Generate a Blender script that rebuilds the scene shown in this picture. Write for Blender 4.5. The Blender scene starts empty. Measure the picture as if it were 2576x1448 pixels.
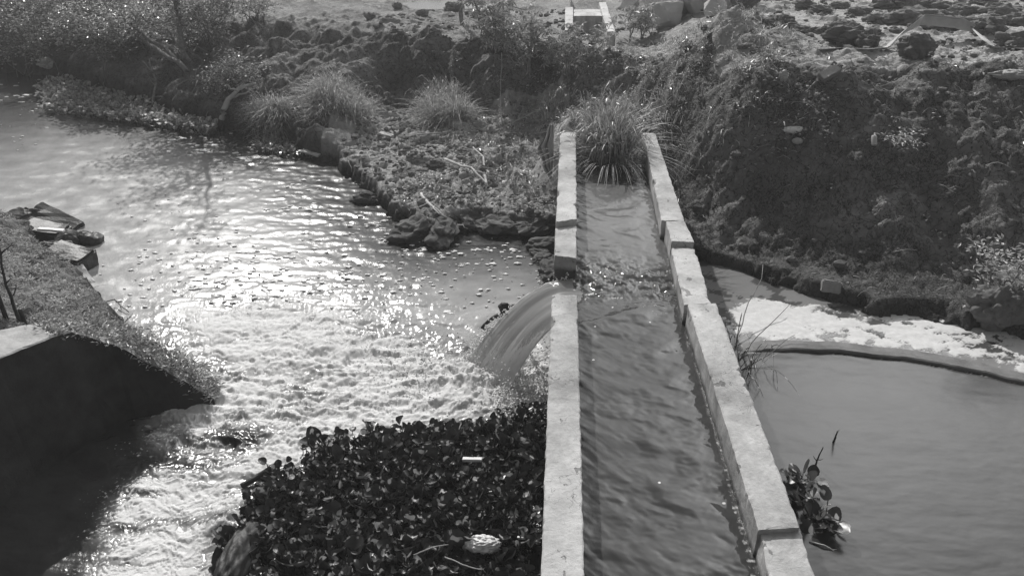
import bpy, math, random
import numpy as np
from mathutils import Vector, noise as mnoise
rng=np.random.default_rng(7); random.seed(7)
R=math.radians
# ------------------------------------------------------------------ camera geometry
F=1930.;TH=R(28.3);PS=R(3.84);CAM=np.array([0,0,4.2])
fw=np.array([-math.sin(PS)*math.cos(TH),math.cos(PS)*math.cos(TH),-math.sin(TH)])
rt=np.array([math.cos(PS),math.sin(PS),0]);upv=np.cross(rt,fw)
def ray(px,py): 
    d=fw*F+rt*(px-1287.5)+upv*(724-py); return d/np.linalg.norm(d)
def P(px,py,z=0.):
    d=ray(px,py);t=(z-CAM[2])/d[2];return CAM+t*d
S=bpy.context.scene; COL=S.collection
# ------------------------------------------------------------------ noise
def h2(ix,iy,seed=0):
    n=(ix.astype(np.int64)*374761393+iy.astype(np.int64)*668265263+seed*974634777)&0xffffffff
    n=((n^(n>>13))*1274126177)&0xffffffff
    n=((n^(n>>16))*2246822519)&0xffffffff
    return ((n^(n>>15))&0xffffff)/float(0xffffff)
def vn(x,y,seed=0):
    x=np.asarray(x,float);y=np.asarray(y,float)
    ix=np.floor(x);iy=np.floor(y);fx=x-ix;fy=y-iy
    u=fx*fx*fx*(fx*(fx*6-15)+10);v=fy*fy*fy*(fy*(fy*6-15)+10)
    def g(dx,dy):
        a=h2(ix+dx,iy+dy,seed)*2*np.pi
        return np.cos(a)*(fx-dx)+np.sin(a)*(fy-dy)
    a=g(0,0);b=g(1,0);c=g(0,1);d=g(1,1)
    return (a+(b-a)*u+(c-a)*v+(a-b-c+d)*u*v)*1.5
def fbm(x,y,o=4,seed=0,gain=.5):
    s=0;a=1.
    for i in range(o): s=s+a*vn(x*2**i+i*17.3,y*2**i-i*9.1,seed+i); a*=gain
    return s
def voro(x,y,seed=0):
    ix=np.floor(x);iy=np.floor(y);f1=np.full(x.shape,9.);f2=np.full(x.shape,9.);cid=np.zeros(x.shape)
    for dx in(-1,0,1):
        for dy in(-1,0,1):
            cx=ix+dx;cy=iy+dy
            d=np.hypot(cx+h2(cx,cy,seed)-x,cy+h2(cx,cy,seed+5)-y)
            c=h2(cx,cy,seed+9);nw=d<f1
            f2=np.where(nw,f1,np.minimum(f2,d));cid=np.where(nw,c,cid);f1=np.minimum(f1,d)
    return f1,f2,cid
def ss(x,a=0.,b=1.):
    t=np.clip((x-a)/(b-a),0,1);return t*t*(3-2*t)
# ------------------------------------------------------------------ mesh helpers
class MB:
    def __init__(s): s.V=[];s.F=[];s.n=0
    def add(s,V,*Fs):
        V=np.asarray(V,float).reshape(-1,3)
        for f in Fs:
            f=np.asarray(f,np.int64)
            if len(f): s.F.append(f+s.n)
        s.V.append(V);s.n+=len(V);return s
    def mesh(s,name,mat,smooth=True,attrs=None):
        V=np.concatenate(s.V);me=bpy.data.meshes.new(name)
        me.vertices.add(len(V));me.vertices.foreach_set('co',V.astype(np.float32).ravel())
        lv=np.concatenate([f.ravel() for f in s.F]);lt=np.concatenate([np.full(len(f),f.shape[1]) for f in s.F])
        ls=np.concatenate([[0],np.cumsum(lt)[:-1]])
        me.loops.add(len(lv));me.loops.foreach_set('vertex_index',lv.astype(np.int32))
        me.polygons.add(len(lt));me.polygons.foreach_set('loop_start',ls.astype(np.int32))
        me.polygons.foreach_set('loop_total',lt.astype(np.int32))
        me.polygons.foreach_set('use_smooth',np.full(len(lt),smooth))
        for k,a in (attrs or {}).items():
            me.attributes.new(k,'FLOAT','POINT').data.foreach_set('value',np.asarray(a,np.float32))
        me.update(calc_edges=True);me.validate();me.materials.append(mat);return me
    def build(s,name,mat,parent=None,smooth=True,attrs=None):
        o=bpy.data.objects.new(name,s.mesh(name,mat,smooth,attrs));COL.objects.link(o)
        if parent: o.parent=parent; o.location=-parent.location; 
        return o
def tag(o,label=None,cat=None,group=None,kind=None):
    for k,v in(('label',label),('category',cat),('group',group),('kind',kind)):
        if v:o[k]=v
    return o
def empty(name,loc,label,cat,group=None):
    o=bpy.data.objects.new(name,None);COL.objects.link(o);o.location=Vector(loc);o.empty_display_size=.1
    return tag(o,label,cat,group)
def origin(o,p):
    p=Vector(p);o.data.transform(__import__('mathutils').Matrix.Translation(-p));o.location=p;return o
def gridf(nr,nc,off=0):
    i=np.arange(nr-1)[:,None]*nc+np.arange(nc-1)[None]
    return np.stack([i,i+1,i+nc+1,i+nc],-1).reshape(-1,4)
def unit(v): return v/np.maximum(np.linalg.norm(v,axis=-1,keepdims=True),1e-9)
def rdir(n,zmin=-1,zmax=1):
    z=rng.uniform(zmin,zmax,n);a=rng.uniform(0,2*np.pi,n);r=np.sqrt(1-z*z)
    return np.stack([r*np.cos(a),r*np.sin(a),z],-1)
def leaves(mb,pos,d,nrm,L,W,fold=.2):
    n=len(pos);L=np.broadcast_to(L,n)[:,None];W=np.broadcast_to(W,n)[:,None]
    d=unit(d);s=unit(np.cross(d,nrm));m=np.cross(s,d)
    b=pos;t=pos+d*L-m*L*.12;mid=pos+d*L*.45
    l=mid+s*W*.5+m*W*fold;r=mid-s*W*.5+m*W*fold
    V=np.stack([b,l,t,r],1).reshape(-1,3);k=np.arange(n)[:,None]*4
    mb.add(V,np.concatenate([k+[0,2,1],k+[0,3,2]]))
def blades(mb,pos,out,L,W,lean,K=5):
    """grass blades: base, horizontal lean direction, length, width, lean 0..1+"""
    n=len(pos);L=np.broadcast_to(L,n)[:,None];W=np.broadcast_to(W,n)[:,None];lean=np.broadcast_to(lean,n)[:,None]
    up=np.array([0,0,1.]);p1=pos+up*L*.55*(1-.35*np.minimum(lean,1))+out*L*.25*lean;kk=rng.uniform(0,1,(n,1))<.2
    p2=pos+up*L*np.maximum(.9-.75*lean,-.35)+out*L*(.12+.72*np.minimum(lean,1.1))
    p1=np.where(kk,pos+up*L*rng.uniform(.75,1.15,(n,1))+out*L*.22,p1);p2=np.where(kk,pos+out*L*rng.uniform(.3,.7,(n,1))+up*L*rng.uniform(-.05,.45,(n,1)),p2)
    side=unit(np.cross(out,up)+rng.normal(0,.35,(n,3)))
    rows=[]
    for k in range(K):
        t=k/(K-1);c=(1-t)**2*pos+2*t*(1-t)*p1+t*t*p2;w=W*(1-t)**.6*.5*(.6+.4*min(1,t*4))+.0004
        rows+= [c-side*w,c+side*w]
    V=np.stack(rows,1).reshape(-1,3);q=[]
    for k in range(K-1): q.append(np.arange(n)[:,None]*(2*K)+np.array([2*k,2*k+1,2*k+3,2*k+2]))
    mb.add(V,np.concatenate(q))
def tube(mb,path,r0,r1,k=5):
    path=np.asarray(path,float);n=len(path)
    t=unit(np.gradient(path,axis=0));a=np.array([.31,.2,.93]);
    u=unit(np.cross(t,a));v=np.cross(t,u);r=np.linspace(r0,r1,n)[:,None]
    rings=[path+r*(u*math.cos(2*math.pi*j/k)+v*math.sin(2*math.pi*j/k)) for j in range(k)]
    V=np.stack(rings,1).reshape(-1,3)
    f=[[i*k+j,i*k+(j+1)%k,(i+1)*k+(j+1)%k,(i+1)*k+j] for i in range(n-1) for j in range(k)]
    V=np.concatenate([V,path[:1],path[-1:]]);a=n*k
    caps=[[ (j+1)%k,j,a] for j in range(k)]+[[(n-1)*k+j,(n-1)*k+(j+1)%k,a+1] for j in range(k)]
    mb.add(V,f,caps)
def wig(p0,p1,n=8,amp=.05,sag=0.):
    p0=np.asarray(p0,float);p1=np.asarray(p1,float);t=np.linspace(0,1,n)[:,None];L=np.linalg.norm(p1-p0)
    q=p0+(p1-p0)*t;w=np.cumsum(rng.normal(0,amp*L/n,(n,3)),0);w-=w[:1];w-=t*w[-1:]
    q=q+w;q[:,2]-=(4*t*(1-t))[:,0]*sag*L;return q
import bmesh
_ico={}
def ico(n):
    if n not in _ico:
        bm=bmesh.new();bmesh.ops.create_icosphere(bm,subdivisions=n,radius=1)
        _ico[n]=(np.array([v.co[:] for v in bm.verts]),np.array([[v.index for v in f.verts] for f in bm.faces]));bm.free()
    return _ico[n]
def rock(mb,c,size,planes=14,rough=.06,seed=0,sub=4,rot=0.):
    r=np.random.default_rng(seed);V,Fc=ico(sub)
    N=unit(r.normal(size=(planes,3)));D=r.uniform(.62,1.,planes)
    dot=V@N.T;rad=np.min(np.where(dot>.05,D/np.maximum(dot,.05),9),axis=1);rad=np.minimum(rad,1.25)
    o=Vector((seed*3.7,seed*1.3,0))
    nz=np.array([mnoise.fractal(Vector(v)*2.2+o,1.,2.,4) for v in V])
    V=V*(rad+rough*nz)[:,None]*np.asarray(size)
    ca,sa=math.cos(rot),math.sin(rot);V=np.stack([V[:,0]*ca-V[:,1]*sa,V[:,0]*sa+V[:,1]*ca,V[:,2]],-1)
    mb.add(V+np.asarray(c),Fc)
def lump(mb,c,size,seed=0,sub=4,amp=.35,freq=1.6):
    V,Fc=ico(sub);o=Vector((seed*2.9,seed*.7,seed))
    nz=np.array([mnoise.fractal(Vector(v)*freq+o,1.,2.,5) for v in V])
    mb.add(V*(1+amp*nz)[:,None]*np.asarray(size)+np.asarray(c),Fc)
def box(mb,c,size,rot=(0,0,0),jit=0.,seg=3):
    from mathutils import Euler
    bm=bmesh.new();bmesh.ops.create_cube(bm,size=1)
    for v in bm.verts: v.co=Vector((v.co.x*size[0],v.co.y*size[1],v.co.z*size[2]))
    bmesh.ops.bevel(bm,geom=bm.edges[:],offset=min(size)*.12,segments=2,affect='EDGES')
    bmesh.ops.subdivide_edges(bm,edges=bm.edges[:],cuts=seg,use_grid_fill=True)
    m=Euler(rot).to_matrix();bm.verts.index_update()
    V=np.array([(m@(v.co+(mnoise.noise_vector(v.co*9+Vector(c))*jit)))[:] for v in bm.verts])+np.asarray(c)
    q=[[v.index for v in f.verts] for f in bm.faces if len(f.verts)==4];t=[[v.index for v in f.verts] for f in bm.faces if len(f.verts)==3]
    bm.free();mb.add(V,*[x for x in(q,t) if x])
# ------------------------------------------------------------------ materials
class NT:
    def __init__(s,name):
        s.m=bpy.data.materials.new(name);s.m.use_nodes=True;s.t=s.m.node_tree;s.t.nodes.clear()
        s.o=s.n('ShaderNodeOutputMaterial');s.geo=None
    def n(s,ty,ins=None,**kw):
        x=s.t.nodes.new(ty)
        for k,v in kw.items(): setattr(x,k,v)
        for k,v in(ins or {}).items():
            if isinstance(v,bpy.types.NodeSocket): s.t.links.new(v,x.inputs[k])
            else: x.inputs[k].default_value=v
        return x
    def pos(s):
        if not s.geo:s.geo=s.n('ShaderNodeNewGeometry')
        return s.geo.outputs['Position']
    def noise(s,scale,detail=5,rough=.55,stretch=None,dist=0.):
        v=s.pos()
        if stretch: v=s.n('ShaderNodeVectorMath',{0:v,1:stretch},operation='MULTIPLY').outputs[0]
        return s.n('ShaderNodeTexNoise',{'Vector':v,'Scale':scale,'Detail':detail,'Roughness':rough,'Distortion':dist}).outputs['Fac']
    def rng(s,v,a,b,c=0.,d=1.,smooth=False):
        x=s.n('ShaderNodeMapRange',{0:v,1:a,2:b,3:c,4:d});x.clamp=True
        if smooth:x.interpolation_type='SMOOTHSTEP'
        return x.outputs[0]
    def math(s,op,a,b=0.,c=0.): return s.n('ShaderNodeMath',{0:a,1:b,2:c},operation=op).outputs[0]
    def mix(s,f,a,b):
        x=s.n('ShaderNodeMix',{0:f,2:a,3:b});x.data_type='FLOAT';x.clamp_factor=True;return x.outputs[0]
    def attr(s,n): return s.n('ShaderNodeAttribute',attribute_name=n).outputs['Fac']
    def grey(s,v): return s.n('ShaderNodeCombineColor',{0:v,1:v,2:v}).outputs[0]
    def bump(s,h,strength=.5,dist=.02,nrm=None):
        d={'Strength':strength,'Distance':dist,'Height':h}
        if nrm is not None:d['Normal']=nrm
        return s.n('ShaderNodeBump',d).outputs[0]
    def pbr(s,col,rough=.8,nrm=None,spec=.3,ior=1.45):
        d={'Base Color':s.grey(col),'Roughness':rough,'IOR':ior,'Specular IOR Level':spec}
        if nrm is not None:d['Normal']=nrm
        return s.n('ShaderNodeBsdfPrincipled',d).outputs[0]
    def out(s,sh): s.t.links.new(sh,s.o.inputs['Surface']);return s.m
def simple(name,a,b,scale=6.,rough=.85,bs=40.,bd=.01,spec=.3,bstr=.6):
    n=NT(name);f=n.rng(n.noise(scale,6,.6),.3,.7)
    return n.out(n.pbr(n.mix(f,a,b),rough,n.bump(n.noise(bs,6,.65),bstr,bd),spec))
def m_earth():
    n=NT('earth_mud');f=n.rng(n.noise(1.1,6,.62),.32,.68);g=n.rng(n.noise(9,6,.65),.3,.7)
    wet=n.attr('wet');dry=n.attr('dry');c=n.mix(dry,n.mix(f,.15,.24),n.mix(f,.34,.48));c=n.math('MULTIPLY',c,n.mix(g,.72,1.18))
    wv=n.n('ShaderNodeVectorMath',{0:n.pos(),1:n.n('ShaderNodeTexNoise',{'Vector':n.pos(),'Scale':5.,'Detail':3.}).outputs['Color']},operation='ADD').outputs[0]
    cks=[]
    for sc,wd in((4.2,.045),(11.,.08)):
        vv=n.n('ShaderNodeTexVoronoi',{'Vector':wv,'Scale':sc},feature='DISTANCE_TO_EDGE').outputs['Distance'];cks.append(n.rng(vv,0.,wd))
    ck=n.math('MULTIPLY',cks[0],n.mix(n.rng(n.noise(1.7,3,.5),.45,.6),1.,cks[1]));ck=n.mix(dry,ck,1.)
    c=n.math('MULTIPLY',c,n.mix(ck,.3,1.));c=n.mix(wet,c,n.math('MULTIPLY',c,.32))  # shade inside the cracks painted into the colour, then wet mud darkened
    v=n.n('ShaderNodeTexVoronoi',{'Vector':n.pos(),'Scale':16.});
    h=n.math('ADD',n.noise(22,8,.7),n.math('MULTIPLY',v.outputs['Distance'],.45))
    h=n.math('ADD',h,n.math('MULTIPLY',n.noise(90,4,.6),.3));h=n.math('ADD',h,n.math('MULTIPLY',ck,.9))
    return n.out(n.pbr(c,n.mix(wet,.92,.6),n.bump(h,.9,.035),.2))
def m_water(name,rip=60.,amp=.004,stretch=None,fs=42.,rg0=.07,tr=0.):
    n=NT(name);foam=n.attr('foam');alb=n.attr('alb')
    f1=n.noise(fs,5,.62,stretch=stretch);f2=n.n('ShaderNodeTexVoronoi',{'Vector':n.pos(),'Scale':fs*.9}).outputs['Distance']
    q=n.math('ADD',n.math('MULTIPLY',n.math('SUBTRACT',f1,.5),1.5),n.math('MULTIPLY',n.math('SUBTRACT',.42,f2),.5))
    fm=n.rng(n.math('ADD',foam,n.math('MULTIPLY',q,.5)),.36,.72,smooth=True)
    fa=n.rng(n.noise(16,6,.65),.3,.72,.52,.65)
    c=n.mix(fm,alb,fa);r=n.mix(n.math('MAXIMUM',fm,n.rng(alb,.3,.55)),rg0,.7)
    h=n.math('ADD',n.math('MULTIPLY',n.noise(rip,3,.5,stretch=stretch),.6),n.math('MULTIPLY',fm,n.math('ADD',n.math('MULTIPLY',n.noise(90,3,.6),.7),.25)))
    h=n.math('MULTIPLY',h,n.attr('rip'))
    def thin(p):
        if not tr: return p
        q=n.n('ShaderNodeMixShader',{0:tr,1:p,2:n.n('ShaderNodeBsdfTranslucent',{'Color':n.grey(.8)}).outputs[0]}).outputs[0]
        return n.n('ShaderNodeMixShader',{0:n.mix(fm,.2,.1),1:q,2:n.n('ShaderNodeBsdfTransparent').outputs[0]}).outputs[0]
    return n.out(thin(n.pbr(c,r,n.bump(h,.8,amp),n.mix(n.math('MAXIMUM',fm,n.rng(alb,.3,.55)),.5,.12),1.33)))
def m_leaf(name,a,b,rough=.42,tr=.3,spec=.5,sc=31.,pale=0):
    n=NT(name);f=n.rng(n.noise(sc,2,.5),.35,.65);c=n.mix(f,a,b)
    if pale: c=n.mix(n.rng(n.noise(15.,1,.5),.595,.64),c,pale)  # leaf highlights painted as scattered pale spots
    p=n.pbr(c,rough,None,spec);t=n.n('ShaderNodeBsdfTranslucent',{'Color':n.grey(n.math('MULTIPLY',c,1.6))}).outputs[0]
    return n.out(n.n('ShaderNodeMixShader',{0:tr,1:p,2:t}).outputs[0])
def m_conc(name,a,b,wetz=None,pit=.66,face_shade=None):
    n=NT(name);f=n.rng(n.noise(3.2,7,.65),.3,.7);g=n.rng(n.noise(30,6,.7),.3,.7)
    c=n.math('MULTIPLY',n.mix(f,a,b),n.mix(g,.86,1.08))
    c=n.math('MULTIPLY',c,n.rng(n.noise(1.3,6,.7,dist=.6),.36,.56,.64,1.05))
    cv=n.n('ShaderNodeVectorMath',{0:n.pos(),1:n.n('ShaderNodeTexNoise',{'Vector':n.pos(),'Scale':7.,'Detail':3.}).outputs['Color']},operation='ADD').outputs[0]
    ce=n.n('ShaderNodeTexVoronoi',{'Vector':cv,'Scale':1.3},feature='DISTANCE_TO_EDGE').outputs['Distance']
    c=n.mix(n.math('MULTIPLY',n.rng(ce,.008,.0),n.rng(n.noise(.9,2,.5),.5,.56)),c,.1)
    pt=n.noise(6.5,4,.55,stretch=(1.2,.8,1.));pm=n.rng(pt,pit,pit+.02)
    c=n.mix(pm,c,n.math('MULTIPLY',c,.5))
    st=n.rng(n.noise(5,5,.6,stretch=(1,1,.15)),.45,.75)
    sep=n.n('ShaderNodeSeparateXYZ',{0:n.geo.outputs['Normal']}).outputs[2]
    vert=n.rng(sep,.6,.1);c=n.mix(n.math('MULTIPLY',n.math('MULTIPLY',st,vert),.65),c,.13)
    if face_shade: c=n.mix(n.rng(sep,.75,.35),c,n.mix(n.rng(n.noise(4,6,.65),.3,.7),face_shade*.5,face_shade*1.3))  # upright faces turned near-black: their shade is painted into the colour
    r=.88
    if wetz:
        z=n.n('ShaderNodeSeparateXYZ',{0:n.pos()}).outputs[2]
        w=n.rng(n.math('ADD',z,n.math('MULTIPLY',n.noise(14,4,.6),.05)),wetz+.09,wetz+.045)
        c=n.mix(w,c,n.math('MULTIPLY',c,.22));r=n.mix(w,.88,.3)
    h=n.math('SUBTRACT',n.math('ADD',n.noise(60,7,.7),n.math('MULTIPLY',n.noise(12,4,.6),.8)),n.math('MULTIPLY',pm,.8))
    return n.out(n.pbr(c,r,n.bump(h,.6,.008),.25))
MAT=dict(mud=simple('damp_mud',.05,.13,5.,.85,30.,.02),sill=simple('wet_sill',.09,.22,4.,.6,40.,.006),earth=m_earth(),water=m_water('stream_water',48.,.0036,rg0=.21),flow=m_water('channel_flow',30.,.0022,(1.6,1.,1)),
 jet=m_water('falling_water',26.,.0015,(.5,2.5,.8),60.,tr=.42),
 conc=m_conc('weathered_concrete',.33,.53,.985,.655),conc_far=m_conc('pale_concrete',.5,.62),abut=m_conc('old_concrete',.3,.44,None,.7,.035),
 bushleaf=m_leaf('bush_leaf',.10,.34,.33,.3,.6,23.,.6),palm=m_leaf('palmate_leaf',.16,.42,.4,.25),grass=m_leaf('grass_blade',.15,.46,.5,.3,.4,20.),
 reed=m_leaf('reed_blade',.10,.38,.42,.25,.5,14.),hya=m_leaf('hyacinth_leaf',.022,.045,.3,.15,.5,16.,.5),pale=m_leaf('pale_leaf',.35,.5,.5,.2),
 straw=simple('dry_straw',.22,.46,18.,.8),twig=simple('grey_twig',.12,.28,20.,.85,80.,.003),pale_wood=simple('bleached_wood',.36,.52,14.,.8,60.,.004),
 dark_wood=simple('wet_wood',.02,.05,10.,.5,60.,.004),stone=simple('grey_stone',.42,.58,4.,.85,30.,.012),wetstone=simple('wet_stone',.025,.05,6.,.45,40.,.008),
 earthclod=simple('earth_clod',.14,.22,7.,.95,34.,.02),clod=simple('dry_clod',.1,.18,7.,.95,34.,.02),white=simple('white_plastic',.6,.78,12.,.45,26.,.006),tin=simple('pale_tin',.38,.5,20.,.35,90.,.001),
 brick=simple('dusty_brick',.2,.28,20.,.9,80.,.004),cloth=simple('grey_cloth',.28,.38,9.,.95,50.,.006),hose=simple('flat_hose',.3,.42,6.,.6,30.,.004),
 sack=simple('dark_sack',.02,.05,12.,.5,20.,.012),foam=simple('foam_froth',.62,.84,26.,.6,70.,.01))
# ------------------------------------------------------------------ terrain
shore=[P(a,b)[:2] for a,b in((-1400,165),(-500,178),(0,180),(150,196),(330,268),(440,300),(570,330),(700,362),(790,398),(850,420),(884,450),(915,490),(965,520),(1040,572),(1075,596),(1130,590),(1190,575),(1280,585),(1390,585),(1780,672),(1900,700),(2060,748),(2200,790),(2370,805),(2576,860),(3000,960))]
shore=np.array(shore+[np.array([30.,5.5])])
near=np.array([P(a,b)[:2] for a,b in((-1200,420),(-300,480),(-60,500),(40,548),(120,615),(200,700),(252,745),(300,790),(345,850),(385,925),(420,985),(470,1010))]+[(-3.3,5.5),(-3.75,5.35),(-4.15,4.9),(-4.6,4.1),(-6,1.8),(-9,-3)])
waterpoly=np.concatenate([shore,[(30,-8),(-9,-8)],near[::-1],[(-40,14),(-40,19)]])
rim=np.array([(-60,30),(-25,24.5),(-14.5,21),(-11,18.9),(-8,17.4),(-6,16.9),(-4.4,16.6),(-3.2,15.9),(-1.9,15.45),(-.6,15.1),(.3,14.8),(1.2,14.0),(1.75,12.6),(2.1,11.2),(2.7,10.5),(3.4,10.35),(4.2,10.65),(5,10.5),(6,10.7),(8,11.1),(14,12),(30,15)],float)
platpoly=np.concatenate([rim,[(60,20),(3000,20),(3000,3000),(-3000,3000),(-3000,30)]])
def pdist(x,y,pl):
    best=np.full(x.shape,1e9)
    for (ax,ay),(bx,by) in zip(pl[:-1],pl[1:]):
        dx,dy=bx-ax,by-ay;t=np.clip(((x-ax)*dx+(y-ay)*dy)/(dx*dx+dy*dy),0,1)
        best=np.minimum(best,np.hypot(x-ax-t*dx,y-ay-t*dy))
    return best
def inside(x,y,pl):
    r=np.zeros(x.shape,bool);n=len(pl)
    for i in range(n):
        (ax,ay),(bx,by)=pl[i],pl[(i+1)%n]
        if ay==by: continue
        r^=((ay>y)!=(by>y))&(x<(bx-ax)*(y-ay)/(by-ay)+ax)
    return r
def bump2(x,y,c,r,h,p=2): return h*np.exp(-(np.hypot(x-c[0],y-c[1])/r)**p)
def terrain(x,y):
    wx=x+.15*fbm(x*1.5,y*1.5,5,40,.6);wy=y+.15*fbm(x*1.5,y*1.5,5,50,.6)
    W=inside(wx,wy,waterpoly);dF=pdist(wx,wy,shore);dN=pdist(wx,wy,near);dR=pdist(wx,wy,rim);PL=inside(wx,wy,platpoly)
    far=dF<dN
    H=1.35+.65*ss(x,1.2,3.2)
    t=dF/(dF+dR+1e-6)
    right=ss(x,.9,2.2);spit=ss(x,-4.2,-3.2)*(1-right)
    pr=.07*ss(t,0,.04)+.93*(.35*t+.65*ss(t,.12,.92))
    ps=.15*ss(dF,0,.12)+.10*t+.75*ss(t,.62,.97)
    pl=.2*ss(t,0,.06)+.8*t**.75
    p=pr*right+ps*spit+pl*(1-right-spit)
    z=H*p
    nz=fbm(x*.9,y*.9,3,1)
    z=np.where(PL,H+.05*nz*ss(dR,0,1)-.10*np.exp(-dR/.25),z)
    zn=.05+.18*ss(dN,0,.15)+.75*ss(dN,0,1.7)+.12*nz*ss(dN,.2,1.5)
    z=np.where(far,z,zn)
    # clods, cracks, ruts
    pl_=PL&far;slope=(~PL)&far
    f1,f2,c=voro(wx*4.2,wy*4.2,3);g1,g2,c2=voro(wx*11,wy*11,4)
    cr=np.exp(-((f2-f1)/.06)**2)*(.4+.6*(c2>.35));cr2=np.exp(-((g2-g1)/.12)**2)
    sl=slope*ss(t,.02,.15)*right
    z=z+sl*(.055*(c-.5)-.05*cr+.018*(c2-.5))
    z=z+sl*(.04+.14*ss(t,.72,.92))*fbm(x*1.3+3,y*1.8,4,21)*ss(t,.05,.3)
    k1,k2,kc=voro(wx*2.6+.4*nz,wy*3.4,8)
    sp=slope*spit;z=z+sp*(.11*(kc-.4)*ss(k2-k1,.0,.12)-.05*np.exp(-((k2-k1)/.08)**2)+.06*np.abs(fbm(x*5,y*5,5,12))+.14*fbm(x*1.3,y*2.,3,13)*ss(t,.1,.5)*(1+.5*ss(t,.6,.9))-.015)*ss(dF,0,.25)
    z=z+slope*(1-right-spit)*.18*fbm(x*2,y*2,4,14)*ss(dF,0,.4)
    rut=vn(x*.55+y*1.5,y*.35-x*.12,31);rut2=np.maximum(0,fbm(x*2.1,y*3.4,4,33))
    z=z+pl_*ss(dR,0,.5)*(.085*rut2*(rut>.02)+.035*np.maximum(0,fbm(x*6,y*8,4,35))+.05*rut)
    z=z+pl_*.07*np.abs(fbm(x*3,y*3,4,36))*(1-ss(dR,0,1.3))
    z=z+(~far)*(~W)*.05*fbm(x*4,y*4,5,16)
    # mounds
    lum=1+.22*fbm(x*2.4,y*2.4,5,22)
    z=z+bump2(x,y,P(1830,120,1.9)[:2],.9,.38)*lum+bump2(x,y,P(1760,120,1.9)[:2],.6,.2)*lum
    z=z+bump2(x,y,(2.0,11.4),.6,.2)*lum+bump2(x,y,(2.15,10.2),.5,.3)*lum
    z=np.maximum(z,(bump2(x,y,(.6,10.75),.95,1.32,4))*(1+.06*fbm(x*3,y*3,4,23))*(~W))
    z=z-bump2(x,y,P(1120,8,1.3)[:2],1.5,.22,4)
    z=z+(ss(x,-.6,-.1)-ss(x,1.1,1.6))*(ss(y,14.9,15.5))*(1-ss(y,21,22))*(np.where((x>.1)&(x<.95),1.12,1.43)-z)
    z=np.where(W,-.28-.15*ss(np.minimum(dF,dN),0,.6),np.maximum(z,.02))
    edge=np.minimum(dF,dN);wet=np.where(W,1,np.maximum(1-ss(edge,.0,.28),.55*(1-ss(z,.1,.5))*(~spit.astype(bool))))
    return z,wet,PL
def spaced(pts):
    out=[pts[0][0]]
    for (a,_),(b,st) in zip(pts[:-1],pts[1:]):
        n=max(1,int(round((b-a)/st)));out+=list(np.linspace(a,b,n+1)[1:])
    return np.array(out)
def geo(a,st,end,k=1.25):
    o=[a];s=st
    while abs(o[-1])<end: s*=k;o.append(o[-1]+math.copysign(s,st))
    return o[1:]
xs=spaced([(-16,0),(-9,.06),(-4.8,.032),(-3,.026),(7,.026),(10,.06),(13,.1)])
ys=spaced([(2,0),(4,.06),(8,.03),(12.5,.022),(18,.032),(23,.07)])
xs=np.array(list(reversed(geo(-16,-.12,1500)))+list(xs)+geo(13,.12,1500))
ys=np.array(list(reversed(geo(2,-.15,60)))+list(ys)+geo(23,.12,1500))
GX,GY=np.meshgrid(xs,ys);GZ,GW,GP=terrain(GX,GY)
mb=MB();fc=gridf(len(ys),len(xs));zf=GZ.ravel()
fc=fc[~(((GX.ravel()>-3.0)&(GX.ravel()<6)&(GY.ravel()<5)))[fc].all(1)] if False else fc
mb.add(np.stack([GX,GY,GZ],-1),fc)
ground=tag(mb.build('ground',MAT['earth'],attrs={'wet':GW.ravel(),'dry':np.clip(GP.ravel()*(.5+.5*ss(GX+1.2*fbm(GX*.3,GY*.3,3,77),-2.,5.).ravel())+.85*((GX.ravel()>-4)&(GX.ravel()<.1)&(GY.ravel()<14)&(GY.ravel()>8.5)&(GZ.ravel()>.12)),0,1)}),kind='structure')
def gz(x,y):
    i=int(np.clip(np.searchsorted(xs,x)-1,0,len(xs)-2));j=int(np.clip(np.searchsorted(ys,y)-1,0,len(ys)-2))
    u=(x-xs[i])/(xs[i+1]-xs[i]);v=(y-ys[j])/(ys[j+1]-ys[j])
    return max(0,(GZ[j,i]*(1-u)+GZ[j,i+1]*u)*(1-v)+(GZ[j+1,i]*(1-u)+GZ[j+1,i+1]*u)*v)
def gza(x,y):
    i=np.clip(np.searchsorted(xs,x)-1,0,len(xs)-2);j=np.clip(np.searchsorted(ys,y)-1,0,len(ys)-2)
    return np.maximum(0,GZ[j,i])
def G(px,py,t0=3.):
    d=ray(px,py);t=t0
    while t<60:
        q=CAM+d*t
        if q[2]<=gz(q[0],q[1]): return np.array([q[0],q[1],gz(q[0],q[1])])
        t+=.03
    return CAM+d*30
# ------------------------------------------------------------------ stream water
def gs(x,y,px,py,rx,ry,w=1.,z=0.,a=0.):
    c=P(px,py,z);s=F/np.dot(c-CAM,fw);rx=rx/s;ry=ry/s/ (0.5+.0*py)
    ca,sa=math.cos(a),math.sin(a);u=(x-c[0])*ca+(y-c[1])*sa;v=-(x-c[0])*sa+(y-c[1])*ca
    return w*np.exp(-((u/rx)**2+(v/ry)**2))
cols=np.array(sorted(set(list(np.linspace(-1400,-60,24))+list(np.arange(-40,1460,2.6))+list(np.arange(1700,2620,4.5))+list(np.linspace(1470,1690,14))+list(np.linspace(2640,4200,24)))))
rows=np.array(sorted(set(list(np.linspace(128,168,6))+list(np.arange(172,1470,2.6))+list(np.linspace(1490,2600,36)))))
CX,RY=np.meshgrid(cols,rows)
d=fw[None,None]*F+rt*(CX-1287.5)[...,None]+upv*(724-RY)[...,None];t=-CAM[2]/d[...,2]
WX=d[...,0]*t;WY=d[...,1]*t
matpoly=np.array([P(a,b)[:2] for a,b in((1400,1062),(1290,1066),(1235,1100),(1050,1096),(950,1100),(860,1128),(800,1160),(700,1200),(690,1250),(625,1300),(590,1390),(580,1470),(560,1700),(1400,1700))])
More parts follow.
